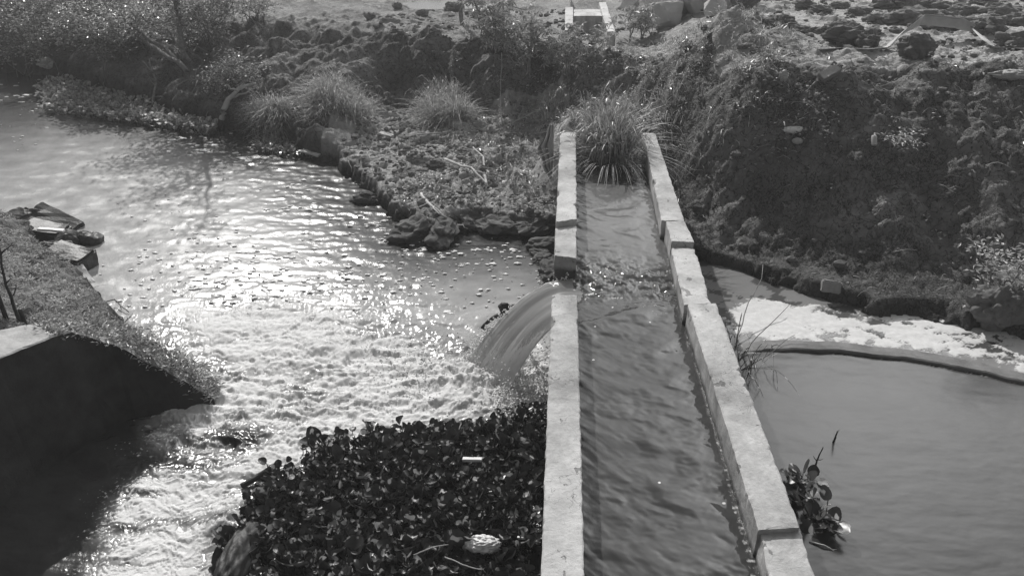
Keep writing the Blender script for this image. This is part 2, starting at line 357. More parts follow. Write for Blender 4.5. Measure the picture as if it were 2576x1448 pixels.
hya_in=inside(WX,WY,matpoly);dmat=np.where(hya_in,-1,1)*pdist(WX,WY,np.concatenate([matpoly,matpoly[:1]]))
left=WX<.1
foam=np.zeros_like(WX)
for a in((900,980,470,170,1.1),(650,910,330,130,.85),(560,1010,260,150,1.),(1150,980,260,110,1.),(1330,960,120,90,.9),(1150,900,200,90,.55),(720,1050,260,80,.9),(560,1140,150,60,.65),(430,1270,230,130,1.),(420,1420,260,110,1.1),(560,1230,140,90,1.),(660,1180,140,60,1.),
 (620,800,280,70,.42),(900,730,340,60,.36),(1100,660,240,40,.30),(420,760,120,40,.32),(1000,600,160,26,.24),(880,560,110,16,.22),(520,650,140,26,.16),(1280,660,120,40,.2),
 (1230,960,140,70,.7),(600,1320,110,40,.8),(820,1120,160,30,.5),(750,500,80,8,.2),(610,400,50,8,.28),(500,372,60,10,.3),(60,250,40,14,.28),(1300,780,90,40,.2)):
    foam=np.maximum(foam,gs(WX,WY,*a)) if a[4]>.5 else foam+gs(WX,WY,*a)
for a in((600,1100,70,14,-.3),(470,1175,60,8,-.25),(430,1310,90,10,-.3),(330,1330,60,8,-.3),(350,1420,80,7,-.3),(1010,830,60,8,-.3),(700,1205,90,8,-.25),(380,1240,60,9,-.3)):
    foam=foam+gs(WX,WY,*a)
lf1=fbm(WX*2.6,WY*3.4,5,61);lf2=fbm(WX*7,WY*9,4,62);rg=1-np.abs(fbm(WX*3.2+.6*lf1,WY*4.5,4,63))*2
ux,uy=WX+.22*lf1+.05*lf2,WY+.16*fbm(WX*3.1,WY*3.1,3,66)
th=1-np.abs(fbm(ux*3.2,uy*7.5,5,67,.62))*2.2;tf=fbm(ux*15,uy*26,4,68,.6);t3=fbm(ux*1.1,uy*2.3,3,69)
foam=np.clip(foam-.30*np.clip(-t3-.15,0,1)*(WY<6.2),0,1);core=ss(foam,.5,1.)
foamL=foam*(.30+.34*th+.40*tf+.22*lf1+.22*t3)+core*(.3+.18*t3)
bank=np.minimum(pdist(WX,WY,near),pdist(WX,WY,shore))
foamL=foamL+.35*np.exp(-(bank/.07)**2)*(lf2>.15)*(WX<0)*(WY<9)
spz=np.clip(gs(WX,WY,1325,965,120,85,1.3),0,1);foamL=np.maximum(foamL,spz*(.62+.3*tf+.2*th));core=np.maximum(core,spz)
foamL=np.where(dmat<-.05,0,foamL)
# foam raft and scum beyond the flume
arc0=np.array([P(a,b)[:2] for a,b in((1780,800),(1900,845),(2080,872),(2260,905),(2430,950),(2576,1000),(2800,1090))])
arc1=np.array([P(a,b)[:2] for a,b in((1800,888),(1935,882),(2111,888),(2279,906),(2415,930),(2576,965),(2800,1030),(3100,1130))])
rw=WX>1.0
dA=pdist(WX,WY,shore)
raft=np.array([P(a,b)[:2] for a,b in((1815,830),(1845,795),(1891,762),(1950,758),(2009,768),(2094,772),(2145,785),(2240,785),(2347,800),(2482,822),(2575,850),(2760,905),(2760,985),(2575,926),(2482,902),(2380,884),(2279,868),(2160,862),(2043,855),(1950,848),(1880,850))])
inr=inside(WX+.05*lf1,WY+.05*lf2,raft);dr=pdist(WX,WY,np.concatenate([raft,raft[:1]]))
sd=np.where(inr,dr,-dr)
foamR=np.clip(.55+sd*1.6+.62*t3+.5*lf1+.5*lf2+.25*tf+.15*inr,0,1.)
foamR*=(.3+.7*ss(sd+.06*lf2,-.16,.04))
foam=np.where(rw,foamR,foamL);foam=np.where((WX>=.1)&(WX<=1.0),.0,foam)
a1=np.interp(WX,arc1[:,0],arc1[:,1])
pool=ss(a1-WY,0,.05)
da1=WY-a1+.06*lf1
band=np.where((da1>0)&(da1<.16),0.,np.where((da1>=.16)&(da1<.33),.8,.25+.5*(lf1>0)))
scum=np.where(pool>.5,1.,band)
scum=np.where((dA<.75+.2*lf1)&(dA>.12)&(WX<4.6),np.maximum(scum,.75*(lf2+lf1>-.3)),scum)
albR=.012+.022*scum+.008*lf1*scum+.22*scum*(pool<.5)
dsh=pdist(WX,WY,shore);froth_sheen=.03+.01*lf1+.60*core*np.clip(.88+.22*t3+.12*tf+.12*th,.25,1.1)+.27*(1-core)*ss(WY,5.6,7.2)*ss(dsh,.4,2.1)*ss(WX,-11.5,-8.)*(1+.25*lf1)  # froth tone; sky sheen, bank reflections and wing wall shade painted into albedo
alb=np.where(rw,albR,froth_sheen)
alb=np.where(hya_in,.015,alb)  # shade under the hyacinth mat painted as dark water
wave=.012*fbm(WX*1.7+.4*lf1,WY*4.2,4,71)+.006*fbm(WX*5,WY*11,3,72)
churn=np.clip(gs(WX,WY,920,960,330,130)+.8*gs(WX,WY,600,1050,260,140)+.5*gs(WX,WY,800,800,400,90),0,1)
rid=1-np.abs(fbm(WX*1.3+.5*lf1,WY*3.0,3,73))*1.2
WZ=np.where(left,wave*(.42+.3*ss(WY,6,8)+.5*churn)*(1-.55*ss(dsh,.6,2.2)*ss(WY,6.2,7.5))+churn*(.05*rid-.037+.006*th+.002*tf)+.02*np.clip(foamL,0,1)*(lf2*.5+.5)*ss(foamL,.35,.6),
  .12*wave+.004*ss(foamR,.4,.6)*(1+lf2))
WZ=WZ+gs(WX,WY,1180,945,110,60,.07)*(1+.5*lf2)+gs(WX,WY,1320,965,110,80,.06)*(1+.7*lf2)+gs(WX,WY,590,1320,60,24,.13)*(1+.3*lf2)
calm=(WX<.1)&(WY>7.5);WZ=np.where(calm,WZ*1.15,WZ)
mb=MB();mb.add(np.stack([WX,WY,WZ],-1),gridf(len(rows),len(cols))[:,::-1])
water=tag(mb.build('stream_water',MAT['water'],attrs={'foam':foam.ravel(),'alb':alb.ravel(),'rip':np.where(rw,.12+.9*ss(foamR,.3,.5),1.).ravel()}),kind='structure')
# low sill between the foam raft and the still pool
sx_=np.linspace(arc1[0,0]+.15,6.2,120);sy_=np.interp(sx_,arc1[:,0],arc1[:,1])+.02*fbm(sx_*2,sx_*0,3,7);sz_=.04*ss(sx_,sx_[0],sx_[0]+.7)+.006*fbm(sx_*5,sx_*0,3,8)-.004
rw_=[]
for oy,oz in((0.,-.5),(.0,-.01),(.012,0.),(.07,.004),(.16,.0),(.2,-.03),(.22,-.5)): rw_.append(np.stack([sx_,sy_+oy+.015*fbm(sx_*3,sx_*0+oy*9,2,9),(sz_+oz) if oz>-.4 else sz_*0-.3],-1))
mb=MB();Vs=np.stack(rw_,1);mb.add(Vs,gridf(120,7),[list(range(7))],[list(range(119*7,120*7))[::-1]])
tag(mb.build('curved_sill',MAT['sill'],smooth=False),'low curved wet sill separating the foam from the still pool','sill')
# ------------------------------------------------------------------ flume
CZ=.985
def wall(parent,name,cor,zt,zb,mat,seed,step=.03,label=None,zfar=None):
    """cor: near-left, near-right, far-right, far-left in plan"""
    nl,nr,fr,fl=[np.array(c,float)[:2] for c in cor];L=np.linalg.norm((fl+fr-nl-nr)/2);n=max(4,int(L/step));w=np.linalg.norm(nr-nl)
    b=.035
    prof=[(0,-(zt-zb)),(0,-.5),(0,-.3),(0,-.2),(0,-.13),(0,-.08),(0,-.045),(0,-.018),(.0,-.006),(b,0)]
    prof+= [(u,0) for u in(.15,.3,.45,.6,.75,.85)]+[(1-b,0)]+[(1-u,dz) for u,dz in prof[:9][::-1]]
    prof=[p for p in prof if p[1]>=-(zt-zb)];U=np.array([p[0] for p in prof]);D=np.array([p[1] for p in prof]);m=len(prof)
    tt=np.linspace(0,1,n)[:,None];A=nl+(fl-nl)*tt;B=nr+(fr-nr)*tt;sv=tt*L+seed*3.1
    XY=A[:,None]+(B-A)[:,None]*U[None,:,None];Z=zt+D[None]+np.zeros((n,1))+((zfar-zt)*tt if zfar else 0)
    e=np.minimum(U,1-U);sideL=np.where(U<.5,1.,-1.);
    for sd_ in(1,-1):
        ch=np.maximum(0,fbm(sv*2.3,sv*0+seed+sd_*5.,4,seed)-.42)*.045+.004*fbm(sv*30,sv*0+sd_,2,seed+3)
        near_=np.exp(-(e/.12)**2)*(sideL==sd_)*np.exp(-(D/.07)**2)
        XY[...,0]+=sd_*ch*near_;Z=Z-np.maximum(ch,0)*.8*near_*(np.abs(D)<.03)
    top=np.exp(-(D/.02)**2)[None];dv=(B-A);
    Z=Z+.006*fbm(sv*5+U[None]*1.0,sv*0+U[None]*w*5+seed,4,seed+7)*top
    XY[...,0]+=.005*fbm(sv*6,sv*0+D[None]*6+U[None]*9,4,seed+8)
    endj=.02*fbm(U[None]*5+seed,D[None]*9,3,seed+11);fade=np.exp(-tt*n/3.)+np.exp(-(1-tt)*n/3.)*-1
    XY[...,1]+=endj*fade
    V=np.concatenate([XY,Z[...,None]],-1).reshape(-1,3)
    mb=MB();f=gridf(n,m)
    mb.add(V,f,[list(range(m))],[list(range((n-1)*m,n*m))[::-1]])
    o=mb.build(name,mat,parent,smooth=False)
    return tag(o,label)
t_=lambda *q:[P(a,b,z)[:2] for a,b,z in q]
Z1=1.2
w1=empty('flume_wall',(.07,3.,.0),'smooth pale concrete flume wall running to the bottom frame edge beside the hyacinth mat','wall','concrete walls of the flume')
c=t_((1363,1448,Z1),(1470,1448,Z1),(1452,742,Z1),(1388,742,Z1));c[0]=np.array([-.03,.2]);c[1]=np.array([.182,.2])
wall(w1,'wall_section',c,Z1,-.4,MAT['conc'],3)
w2=empty('flume_wall',(.07,6.3,.0),'shorter broken concrete flume wall beyond the gap, next to the mud spit','wall','concrete walls of the flume')
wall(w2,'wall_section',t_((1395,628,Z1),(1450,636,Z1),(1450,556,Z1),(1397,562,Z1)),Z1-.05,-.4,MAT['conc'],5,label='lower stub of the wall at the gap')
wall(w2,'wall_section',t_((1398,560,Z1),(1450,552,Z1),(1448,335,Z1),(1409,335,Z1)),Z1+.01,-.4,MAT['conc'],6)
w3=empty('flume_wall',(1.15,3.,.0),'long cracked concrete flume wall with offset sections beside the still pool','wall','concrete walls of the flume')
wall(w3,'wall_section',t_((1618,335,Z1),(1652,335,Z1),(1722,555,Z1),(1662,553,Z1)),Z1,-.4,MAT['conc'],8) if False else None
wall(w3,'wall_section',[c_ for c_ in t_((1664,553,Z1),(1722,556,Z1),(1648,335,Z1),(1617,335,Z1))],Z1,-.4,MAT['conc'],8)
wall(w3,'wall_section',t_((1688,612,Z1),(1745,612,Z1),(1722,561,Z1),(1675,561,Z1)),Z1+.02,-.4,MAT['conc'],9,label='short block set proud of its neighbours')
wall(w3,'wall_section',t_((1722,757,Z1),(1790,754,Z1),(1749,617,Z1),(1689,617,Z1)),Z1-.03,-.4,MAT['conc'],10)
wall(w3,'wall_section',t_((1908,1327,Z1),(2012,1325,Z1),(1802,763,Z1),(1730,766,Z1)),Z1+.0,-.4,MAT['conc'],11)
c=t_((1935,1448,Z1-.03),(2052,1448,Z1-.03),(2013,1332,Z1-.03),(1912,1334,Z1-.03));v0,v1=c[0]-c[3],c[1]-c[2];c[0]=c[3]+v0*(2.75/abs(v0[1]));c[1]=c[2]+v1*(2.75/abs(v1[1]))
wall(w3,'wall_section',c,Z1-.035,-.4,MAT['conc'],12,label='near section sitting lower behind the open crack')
# bed
mb=MB();bx=[(.1,.2),(1.15,.2),(1.15,9.7),(.1,9.7)]
V=[(x,y,z) for z in(.35,.5) for x,y in bx];mb.add(V,[[3,2,1,0],[4,5,6,7],[0,1,5,4],[1,2,6,5],[2,3,7,6],[3,0,4,7]])
tag(mb.build('channel_bed',MAT['conc'],smooth=False),kind='structure')
# channel water
ny=620;nx=150;yy=np.concatenate([np.linspace(.25,2.4,30)[:-1],np.exp(np.linspace(math.log(2.4),math.log(10.),ny))]);U,YY=np.meshgrid(np.linspace(0,1,nx),yy)
xl=np.interp(YY,[0,2.6,5.47,9.8],[.17,.165,.14,.16]);xr=np.interp(YY,[0,2.7,5.4,7,7.6,9.8],[1.13,1.1,1.06,1.06,1.03,1.07])
XX=xl+(xr-xl)*U;ul=XX-.17;ur=1.06-XX
n1=fbm(XX*2.4,YY*3.4+.6*XX,4,81);n2=fbm((XX*1+YY*.9)*7,(XX*.9-YY)*1.6,3,82);n3=fbm(XX*4,YY*9+2*XX,3,83)
n4=fbm((XX-YY*.7)*9,(XX+YY)*2,3,84)
n5=fbm(XX*1.6+.5*n1,YY*2.2-.8*XX,2,97);fz=.85+.15*ss(YY,3.2,6.)
ZZ=CZ+fz*(.012*n5+.003*n1+.0065*n2*np.exp(-ul/.22)+.003*n4*np.exp(-ur/.2)+.0012*n3)
gap=np.exp(-((YY-5.9)/.5)**2)*np.exp(-ul/.45)
ZZ=ZZ-.045*gap+.02*np.exp(-((YY-5.25-.5*XX)/.12)**2)*np.exp(-((XX-.5)/.4)**2)+.02*fbm(XX*9,YY*9,4,85)*np.exp(-((YY-6.35+.2*XX)/.35)**2)
fo=.5*np.exp(-np.maximum(ur-.008,0)/.008)*(.8+.5*vn(YY*30,YY*0,86))*(YY<6)
fo+=np.exp(-((YY-6.05+.25*(XX-.2))/.12)**2)*np.exp(-ul/.2)*.5*(.6+fbm(XX*14,YY*14,3,87))
fo+=.42*np.exp(-((YY-6.0+.35*XX)/.3)**2)*(fbm(XX*13,YY*13,4,90)>.28)
fo+=.33*np.exp(-((YY-6.9+.5*(.6-XX))/.16)**2)*(fbm(XX*11,YY*11,3,88)>.2)+.4*np.exp(-((YY-7.9)/.06)**2)*(fbm(XX*20,YY*20,3,89)>.1)
f1,f2_,cid=voro(XX*3.2,YY*3.2,91);fo+=(cid>.80)*np.clip(1.2-f1/.045,0,1.2)*(h2(np.floor(cid*999),np.floor(cid*777),4)>.2)
al=.045+.012*n1+.08*ss(YY,5.5,7.5);al=np.where(YY>8.6,.035,al)
mb=MB();mb.add(np.stack([XX,YY,ZZ],-1),gridf(len(yy),nx))
tag(mb.build('channel_water',MAT['flow'],attrs={'foam':fo.ravel(),'alb':al.ravel(),'rip':np.clip(.12+1.3*np.exp(-ul/.13)+.9*gap+.5*np.exp(-ur/.08),.1,1.8).ravel()}),kind='structure')
# falling jet through the gap
nu,nt=70,90;Uj,Tj=np.meshgrid(np.linspace(0,1,nu),np.linspace(0,1,nt))
y0=5.50+.76*Uj;reach=.46+.46*Uj**.9;x0=.24
fall=Tj**1.9;xx=x0-(reach+x0)*Tj+.0;zz=CZ-.045+.0-(CZ+.04)*np.where(Tj<.16,0,((Tj-.16)/.84))**1.75
yj=y0+(.18-.28*Uj)*Tj
nj=fbm(Uj*3,Tj*1.2,2,93)*.5+.3*fbm(Uj*14,Tj*1.5,2,95);nf=fbm(Uj*16,Tj*9,4,94);zz=zz+.007*nj*Tj+.02*nf*np.exp(-(1-Uj)/.1)
xx=xx+.02*nf*Tj*np.exp(-(1-Uj)/.08)
fj=.75*np.exp(-(1-Uj)/.075)*(.8+.5*nf)+1.0*ss(Tj,.25+.5*Uj,.9+.3*Uj)*(.85+.45*fbm(Uj*40,Tj*30,3,98))+.6*np.exp(-Uj/.2)*ss(Tj,.2,.4)*(.7+.5*nf)
fj=fj+1.3*np.maximum(0,fbm(Uj*13+.5*Tj,Tj*1.6,3,99)-.12)*ss(Tj,.25,.8)
mb=MB();nV=nu*nt;th=np.stack([xx,yj,zz],-1).reshape(-1,3);lo=th-np.array([.012,0,.03]);f=gridf(nt,nu)
bnd=list(range(nu))+[r*nu+nu-1 for r in range(1,nt)]+[(nt-1)*nu+c_ for c_ in range(nu-2,-1,-1)]+[r*nu for r in range(nt-2,0,-1)]
sk=[[a,b,b+nV,a+nV] for a,b in zip(bnd,bnd[1:]+bnd[:1])]
mb.add(np.concatenate([th,lo]),f[:,::-1],f+nV,sk)
al2=np.tile((.30+.16*fbm(Uj*9,Tj*1.,3,96)).ravel(),2)
tag(mb.build('falling_water',MAT['jet'],attrs={'foam':np.tile(fj.ravel(),2),'alb':al2,'rip':np.ones(nV*2)}),kind='structure')
# spray: froth beads thrown round the landing
mb=MB();V,Fc=ico(1)
for k in range(4200):
    u=random.random()
    if u<.3: q=P(random.gauss(1290,55),random.gauss(950,38),0);q[2]=abs(random.gauss(0,.12))
    elif u<.62: q=np.array([random.uniform(-.5,-.05),random.uniform(5.15,5.95),abs(random.gauss(.05,.11))])
    elif u<.85: a=random.random();q=P(1190+200*a+random.gauss(0,8),925-170*a+random.gauss(-10,10),.0);q=np.array([-.85+.95*a+random.gauss(0,.03),6.2+.06*a+random.gauss(0,.03),.02+.9*a**.6+random.gauss(0,.03)])
    else: q=P(random.gauss(1080,110),random.gauss(930,45),0);q[2]=abs(random.gauss(0,.06))
    if q[0]>-.03 and q[2]<.9: continue
    mb.add(V*random.uniform(.003,.011)+q,Fc)
tag(mb.build('spray',MAT['foam']),kind='stuff')
# ------------------------------------------------------------------ far flume
ff=empty('far_flume',(.5,18,1.1),'short open concrete trough with two pale kerbs and a crossbar on the far bank','flume')
def bar(nm,cor,zt,zb,mat,seed): wall(ff,nm,cor,zt,zb,mat,seed,.06)
zf_=1.5
bar('kerb',t_((1421,76,zf_),(1441,76,zf_),(1441,18,zf_),(1421,18,zf_)),zf_,.8,MAT['conc_far'],31)
bar('kerb',t_((1527,80,zf_),(1548,80,zf_),(1524,6,zf_),(1506,6,zf_)),zf_,.8,MAT['conc_far'],32)
bar('crossbar',t_((1443,38,zf_),(1514,38,zf_),(1511,22,zf_),(1443,22,zf_)),zf_-.02,.8,MAT['conc_far'],33)
# ------------------------------------------------------------------ wing wall on the near left bank
ww=empty('wing_wall',(-3.9,4.9,0),'dark sloping concrete wing wall with a sunlit flat top on the near left bank','wall')
fl=[(-3.06,5.42,.04),(-3.4,5.31,.42),(-3.72,5.2,.74),(-3.86,4.98,.98),(-3.92,4.84,1.02),(-4.12,4.4,1.06),(-4.32,3.6,1.14),(-4.7,1.4,1.2),(-5.2,-2.5,1.25)]
fine=[];
for a,b in zip(fl[:-1],fl[1:]):
    n=max(2,int(np.linalg.norm(np.array(b)-a)/.06));fine+=[np.array(a)+(np.array(b)-a)*k/n for k in range(n)]
fine=np.array(fine+[np.array(fl[-1])]);n=len(fine);tg=unit(np.gradient(fine[:,:2],axis=0));nb=np.stack([tg[:,1],-tg[:,0]],-1)
nb=np.where((nb[:,:1]>0),-nb,nb)
wd=np.interp(np.arange(n),[0,n*.10,n*.17,n],[.06,.12,.5,.55])[:,None]
s_=np.arange(n)[:,None]*.06
zc=fine[:,2:]+.012*fbm(s_*6,s_*0,3,41);pr=[]
for q in np.linspace(0,1,12): 
    z=-.4+(zc+.4)*q;off=.012*fbm(s_*3,z*3,4,42)-.07*(1-q);pr.append(np.concatenate([fine[:,:2]+nb*off,z],1))
for q in(.03,.3,.6,.97): pr.append(np.concatenate([fine[:,:2]+nb*wd*q,zc+.01*(q<.9)+.006*fbm(s_*9,s_*0+q*4,3,43)],1))
pr.append(np.concatenate([fine[:,:2]+nb*wd,zc-.02],1));pr.append(np.concatenate([fine[:,:2]+nb*wd,zc*0-.4],1))
Vw=np.stack(pr,1);mb=MB();m=Vw.shape[1];mb.add(Vw,gridf(n,m),[list(range(m))],[list(range((n-1)*m,n*m))[::-1]])
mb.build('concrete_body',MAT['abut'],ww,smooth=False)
# ------------------------------------------------------------------ puddle
q=P(1120,6,1.24);mb=MB();a=np.linspace(0,2*np.pi,60)[:-1];r_=1+.2*fbm(np.cos(a)*2,np.sin(a)*2,3,5)
V=np.stack([q[0]+1.7*r_*np.cos(a),q[1]+1.15*r_*np.sin(a),a*0+1.235],-1);mb.add(np.concatenate([V,[q+[0,0,-.005]]]),[[i,(i+1)%59,59] for i in range(59)])
tag(mb.build('puddle',MAT['water'],attrs={'foam':np.zeros(60),'alb':np.full(60,.16),'rip':np.full(60,.3)}),kind='structure')
#==VEG==
# ------------------------------------------------------------------ vegetation
def jit(n,s): return rng.normal(0,s,(n,3))
UP=np.array([0,0,1.])
def tuft(name,c,r,n,L,label,mat='grass',W=.012,group='grass tufts on the mud flat',cat='grass',lean=(.25,1.25),flat=1.,dead=None):
    o=empty(name,c,label,cat,group);mb=MB()
    ns=9;sa=rng.uniform(0,2*np.pi,ns);sr=np.sqrt(rng.uniform(0,1,ns))*r*.85;sx_,sy_=sr*np.cos(sa)*flat,sr*np.sin(sa);sh=rng.uniform(.5,1.12,ns)*(1.08-.35*sr/r);sdir=unit(np.stack([sx_,sy_,0*sx_],-1)*1.2+rng.normal(0,.6*r,(ns,3))*[1,1,0]);sub=rng.integers(0,ns,n)
    dx,dy=rng.normal(0,.2*r,n),rng.normal(0,.2*r,n)
    p=np.stack([c[0]+sx_[sub]+dx*flat,c[1]+sy_[sub]+dy,np.zeros(n)],-1);p[:,2]=gza(p[:,0],p[:,1])-.02 if not isinstance(c,tuple) else c[2]
    if isinstance(c,tuple): p[:,0]=np.clip(p[:,0],.2,1.03)
    q=np.hypot(p[:,0]-c[0],p[:,1]-c[1]);out=unit(sdir[sub]*.8+unit(np.stack([dx,dy,0*dx],-1))*.7+jit(n,.45)*[1,1,0])
    le=lean[0]+(lean[1]-lean[0])*np.clip(q/r*.45+rng.uniform(-.1,.75,n),0,1.25)
    le=le*(1+.5*vn(p[:,0]*3,p[:,1]*3,5));out=unit(out+.5*np.stack([vn(p[:,0]*2.3,p[:,1]*2.3,6),vn(p[:,0]*2.3,p[:,1]*2.3,7),0*le],-1))
    hv=sh[sub];L0=L;L=L*hv
    blades(mb,p,out,L*rng.uniform(.45,1.15,n),W*rng.uniform(.6,1.3,n),le,6)
    mb.build('blades',MAT[mat],o);L=L0
    if dead:
        mb=MB();m=n//5;a=rng.uniform(0,2*np.pi,m);q=np.sqrt(rng.uniform(.3,1,m))*r
        p=np.stack([c[0]+q*np.cos(a)*flat,c[1]+q*np.sin(a),np.zeros(m)],-1);p[:,2]=gza(p[:,0],p[:,1]) if not isinstance(c,tuple) else c[2]
        blades(mb,p,unit(np.stack([np.cos(a),np.sin(a),0*a],-1)),L*rng.uniform(.4,.9,m),W*.8,rng.uniform(1.,1.5,m),6)
        mb.build('dead_blades',MAT['straw'],o)
    return o
tuft('grass_tuft',G(1120,292),.5,3200,1.12,'tall bushy grass tuft on the mud flat, closest to the flume',W=.010,lean=(.12,.95))
tuft('grass_tuft',G(860,276),.52,2600,.8,'rounded grass tuft on the bank edge between the driftwood and the tall tuft',flat=1.1,W=.010,lean=(.12,1.1))
tuft('grass_tuft',G(670,276),.5,2000,.55,'low trailing grass tuft overhanging the water beside bleached driftwood',flat=1.3,lean=(.5,1.5))
tuft('reed_clump',(.62,9.62,.95),.46,1200,1.22,'tall reed clump growing out of the end of the flume channel','reed',.018,None,'reeds',lean=(.0,.75),flat=.75,dead=1)
tuft('reed_clump',G(1665,290),.45,260,.9,'sparse arching reeds beside the far end of the cracked wall','reed',.014,None,'reeds',lean=(.6,1.4),dead=1)
tuft('reed_clump',G(1395,290),.45,520,.75,'low bent reeds on the mud outside the left wall end','reed',.012,None,'reeds',lean=(.2,1.3),dead=1)
def shrub(name,c,rad,h,nst,nlv,LL,label,mat='bushleaf',cat='bush',group=None,stemr=.012,lean=None,stem_mat='twig',flat=.62,side=14):
    o=empty(name,c,label,cat,group);c=np.asarray(c,float);sm=MB();lm=MB();ends=[];dirs=[]
    for i in range(nst):
        a=rng.uniform(0,2*np.pi);rr=rad*math.sqrt(rng.uniform(.05,1));e=c+np.array([math.cos(a)*rr,math.sin(a)*rr*.8,h*rng.uniform(.45,1.)*(1-.35*(rr/rad)**2)])
        if lean is not None:e=e+np.asarray(lean)*rng.uniform(.5,1.1)
        b=c+np.array([rng.normal(0,rad*.18),rng.normal(0,rad*.15),0]);b[2]=gz(b[0],b[1])-.05
        pth=wig(b,e,9,.35,-.08);tube(sm,pth,stemr,stemr*.25,5)
        ends.append(pth[3:]);
        for j in range(5):
            k=random.randrange(3,8);q=pth[k]+rdir(1,-.4,.7)[0]*rad*rng.uniform(.12,.35);t=wig(pth[k],q,5,.3);tube(sm,t,stemr*.4,stemr*.15,4);ends.append(t[1:])
    E_=np.concatenate(ends);idx=rng.integers(0,len(E_),nlv)
    p=E_[idx]+rng.normal(0,1,(nlv,3))*[LL*1.1,LL*1.1,LL*.9]
    dd=unit(rdir(nlv,-.5,.35));nn=unit(UP*flat+rdir(nlv)*(.9))
    leaves(lm,p,dd,nn,LL*rng.uniform(.6,1.25,nlv),LL*.42*rng.uniform(.7,1.2,nlv))
    sm.build('branch',MAT[stem_mat],o);lm.build('foliage',MAT[mat],o,smooth=False);return o
BU='bushes overhanging the far left bank'
shrub('bush',G(90,120),1.9,1.5,26,5200,.10,'leafy bush at the far left corner of the bank above dark water',group=BU)
shrub('bush',G(300,135),1.7,1.5,24,5200,.10,'sunlit leafy bush behind the bare fallen branches',group=BU)
shrub('bush',G(520,110),1.5,1.7,22,3800,.09,'twiggy bush around the upright trunk on the left bank',group=BU)
shrub('bush',G(570,225),.75,.75,14,1500,.085,'small bush with pale leaves hanging over the shore below the trunk',group=BU)
shrub('bush',G(240,60),2.,1.7,24,4800,.10,'broad bush at the back of the left bank, cut by the top edge',group=BU)
shrub('bush',G(30,40),2.2,2.,24,5200,.10,'dense dark bush at the top left corner',group=BU)
shrub('bush',G(640,60),.8,.9,12,900,.08,'thin bush at the left end of the earth cliff',group=BU)
shrub('bush',G(2520,770),.55,1.0,16,800,.07,'sunlit leafy bush at the right edge over the foam','pale')
shrub('weed',G(2250,372),.3,.22,8,150,.062,'small weed with bright leaves on the shaded right bank beside the can','pale','weed',flat=1.5)
def palmate(name,c,h,nst,nl,LL,label,lean,group='palmate shrubs at the head of the flume'):
    o=empty(name,c,label,'shrub',group);c=np.asarray(c,float);sm=MB();lm=MB()
    for i in range(nst):
        b=c+np.array([rng.normal(0,.12),rng.normal(0,.12),-.04]);e=c+np.array([lean[0]*rng.uniform(.2,1.2)+rng.normal(0,.3),lean[1]*rng.uniform(0,1.2)+rng.normal(0,.2),h*rng.uniform(.5,1.05)])
        pth=wig(b,e,10,.25,-.1);tube(sm,pth,.016,.006,5)
        for j in range(nl):
            k=random.randrange(4,10);d=rdir(1,-.1,.8)[0];q=pth[k]+d*rng.uniform(.12,.3);tube(sm,wig(pth[k],q,4,.1,-.1),.004,.002,4)
            ax=unit(np.array(UP*.9+rdir(1)[0]*.7));u=unit(np.cross(ax,d+1e-3));v=np.cross(ax,u);m=7;an=np.linspace(-2.3,2.3,m)
            dd=np.cos(an)[:,None]*v+np.sin(an)[:,None]*u-UP*.25;L=LL*(1-.1*np.abs(an))
            leaves(lm,np.repeat(q[None],m,0),dd,np.repeat(ax[None],m,0),L,L*.24,.1)
    sm.build('stem',MAT['twig'],o);lm.build('foliage',MAT['palm'],o,smooth=False);return o
palmate('cassava_shrub',G(1330,190),1.15,8,13,.2,'spreading shrub with palmate leaves before the earth cliff, arching left',(-.7,.1))
palmate('cassava_shrub',G(1420,195),.75,7,11,.17,'dense palmate shrub in front of the far kerb',(-.1,.2))
palmate('cassava_shrub',G(1250,120),1.0,6,10,.2,'palmate shrub under the leaning bare stems',(-.3,0.))
palmate('cassava_shrub',G(1600,100),.55,4,7,.24,'palmate plant between the far trough and the boulders',(.05,0.))
palmate('cassava_shrub',G(1475,120),.3,4,7,.15,'low palmate plant before the open end of the far trough',(0,0.))
# trunk and fallen branches
o=empty('tree',G(462,150),'slim tree trunk rising past the top edge on the left bank','tree');c=np.array(o.location)
mb=MB();tube(mb,wig(c-[0,0,.2],c+[.1,.2,3.4],14,.06),.055,.03,9);mb.build('trunk',MAT['twig'],o)
lm=MB()
for i in range(16):
    mb=MB()
    z=rng.uniform(.9,3.3);d=rdir(1,-.2,.6)[0];b=c+[.15*z/5.5,.3*z/5.5,z];e=b+d*rng.uniform(.7,1.7)
    pt=wig(b,e,8,.25);tube(mb,pt,.03,.008,5);mb.build('limb',MAT['twig'],o)
    n=230;p=pt[rng.integers(2,8,n)]+rng.normal(0,.22,(n,3));leaves(lm,p,rdir(n,-.7,.2),UP+rdir(n)*.8,.1*rng.uniform(.7,1.2,n),.04)
lm.build('crown',MAT['bushleaf'],o,smooth=False)
o=empty('tree',G(1165,60),'small tree with drooping leaves and leaning bare stems at the top of the cliff','tree');c=np.array(o.location)
mb=MB();tube(mb,wig(c-[0,0,.2],c+[-.15,.1,2.6],10,.05),.05,.035,8);mb.build('trunk',MAT['twig'],o)
lm=MB()
for px,py,dz in((1300,120,.35),(1270,95,.2),(1230,120,.3),(1330,95,.5)):
    mb=MB();e=G(px,py)+[0,0,dz];tube(mb,wig(c+[-.1,0,rng.uniform(.9,1.4)],e,10,.12,.06),.022,.008,5);mb.build('limb',MAT['twig'],o)
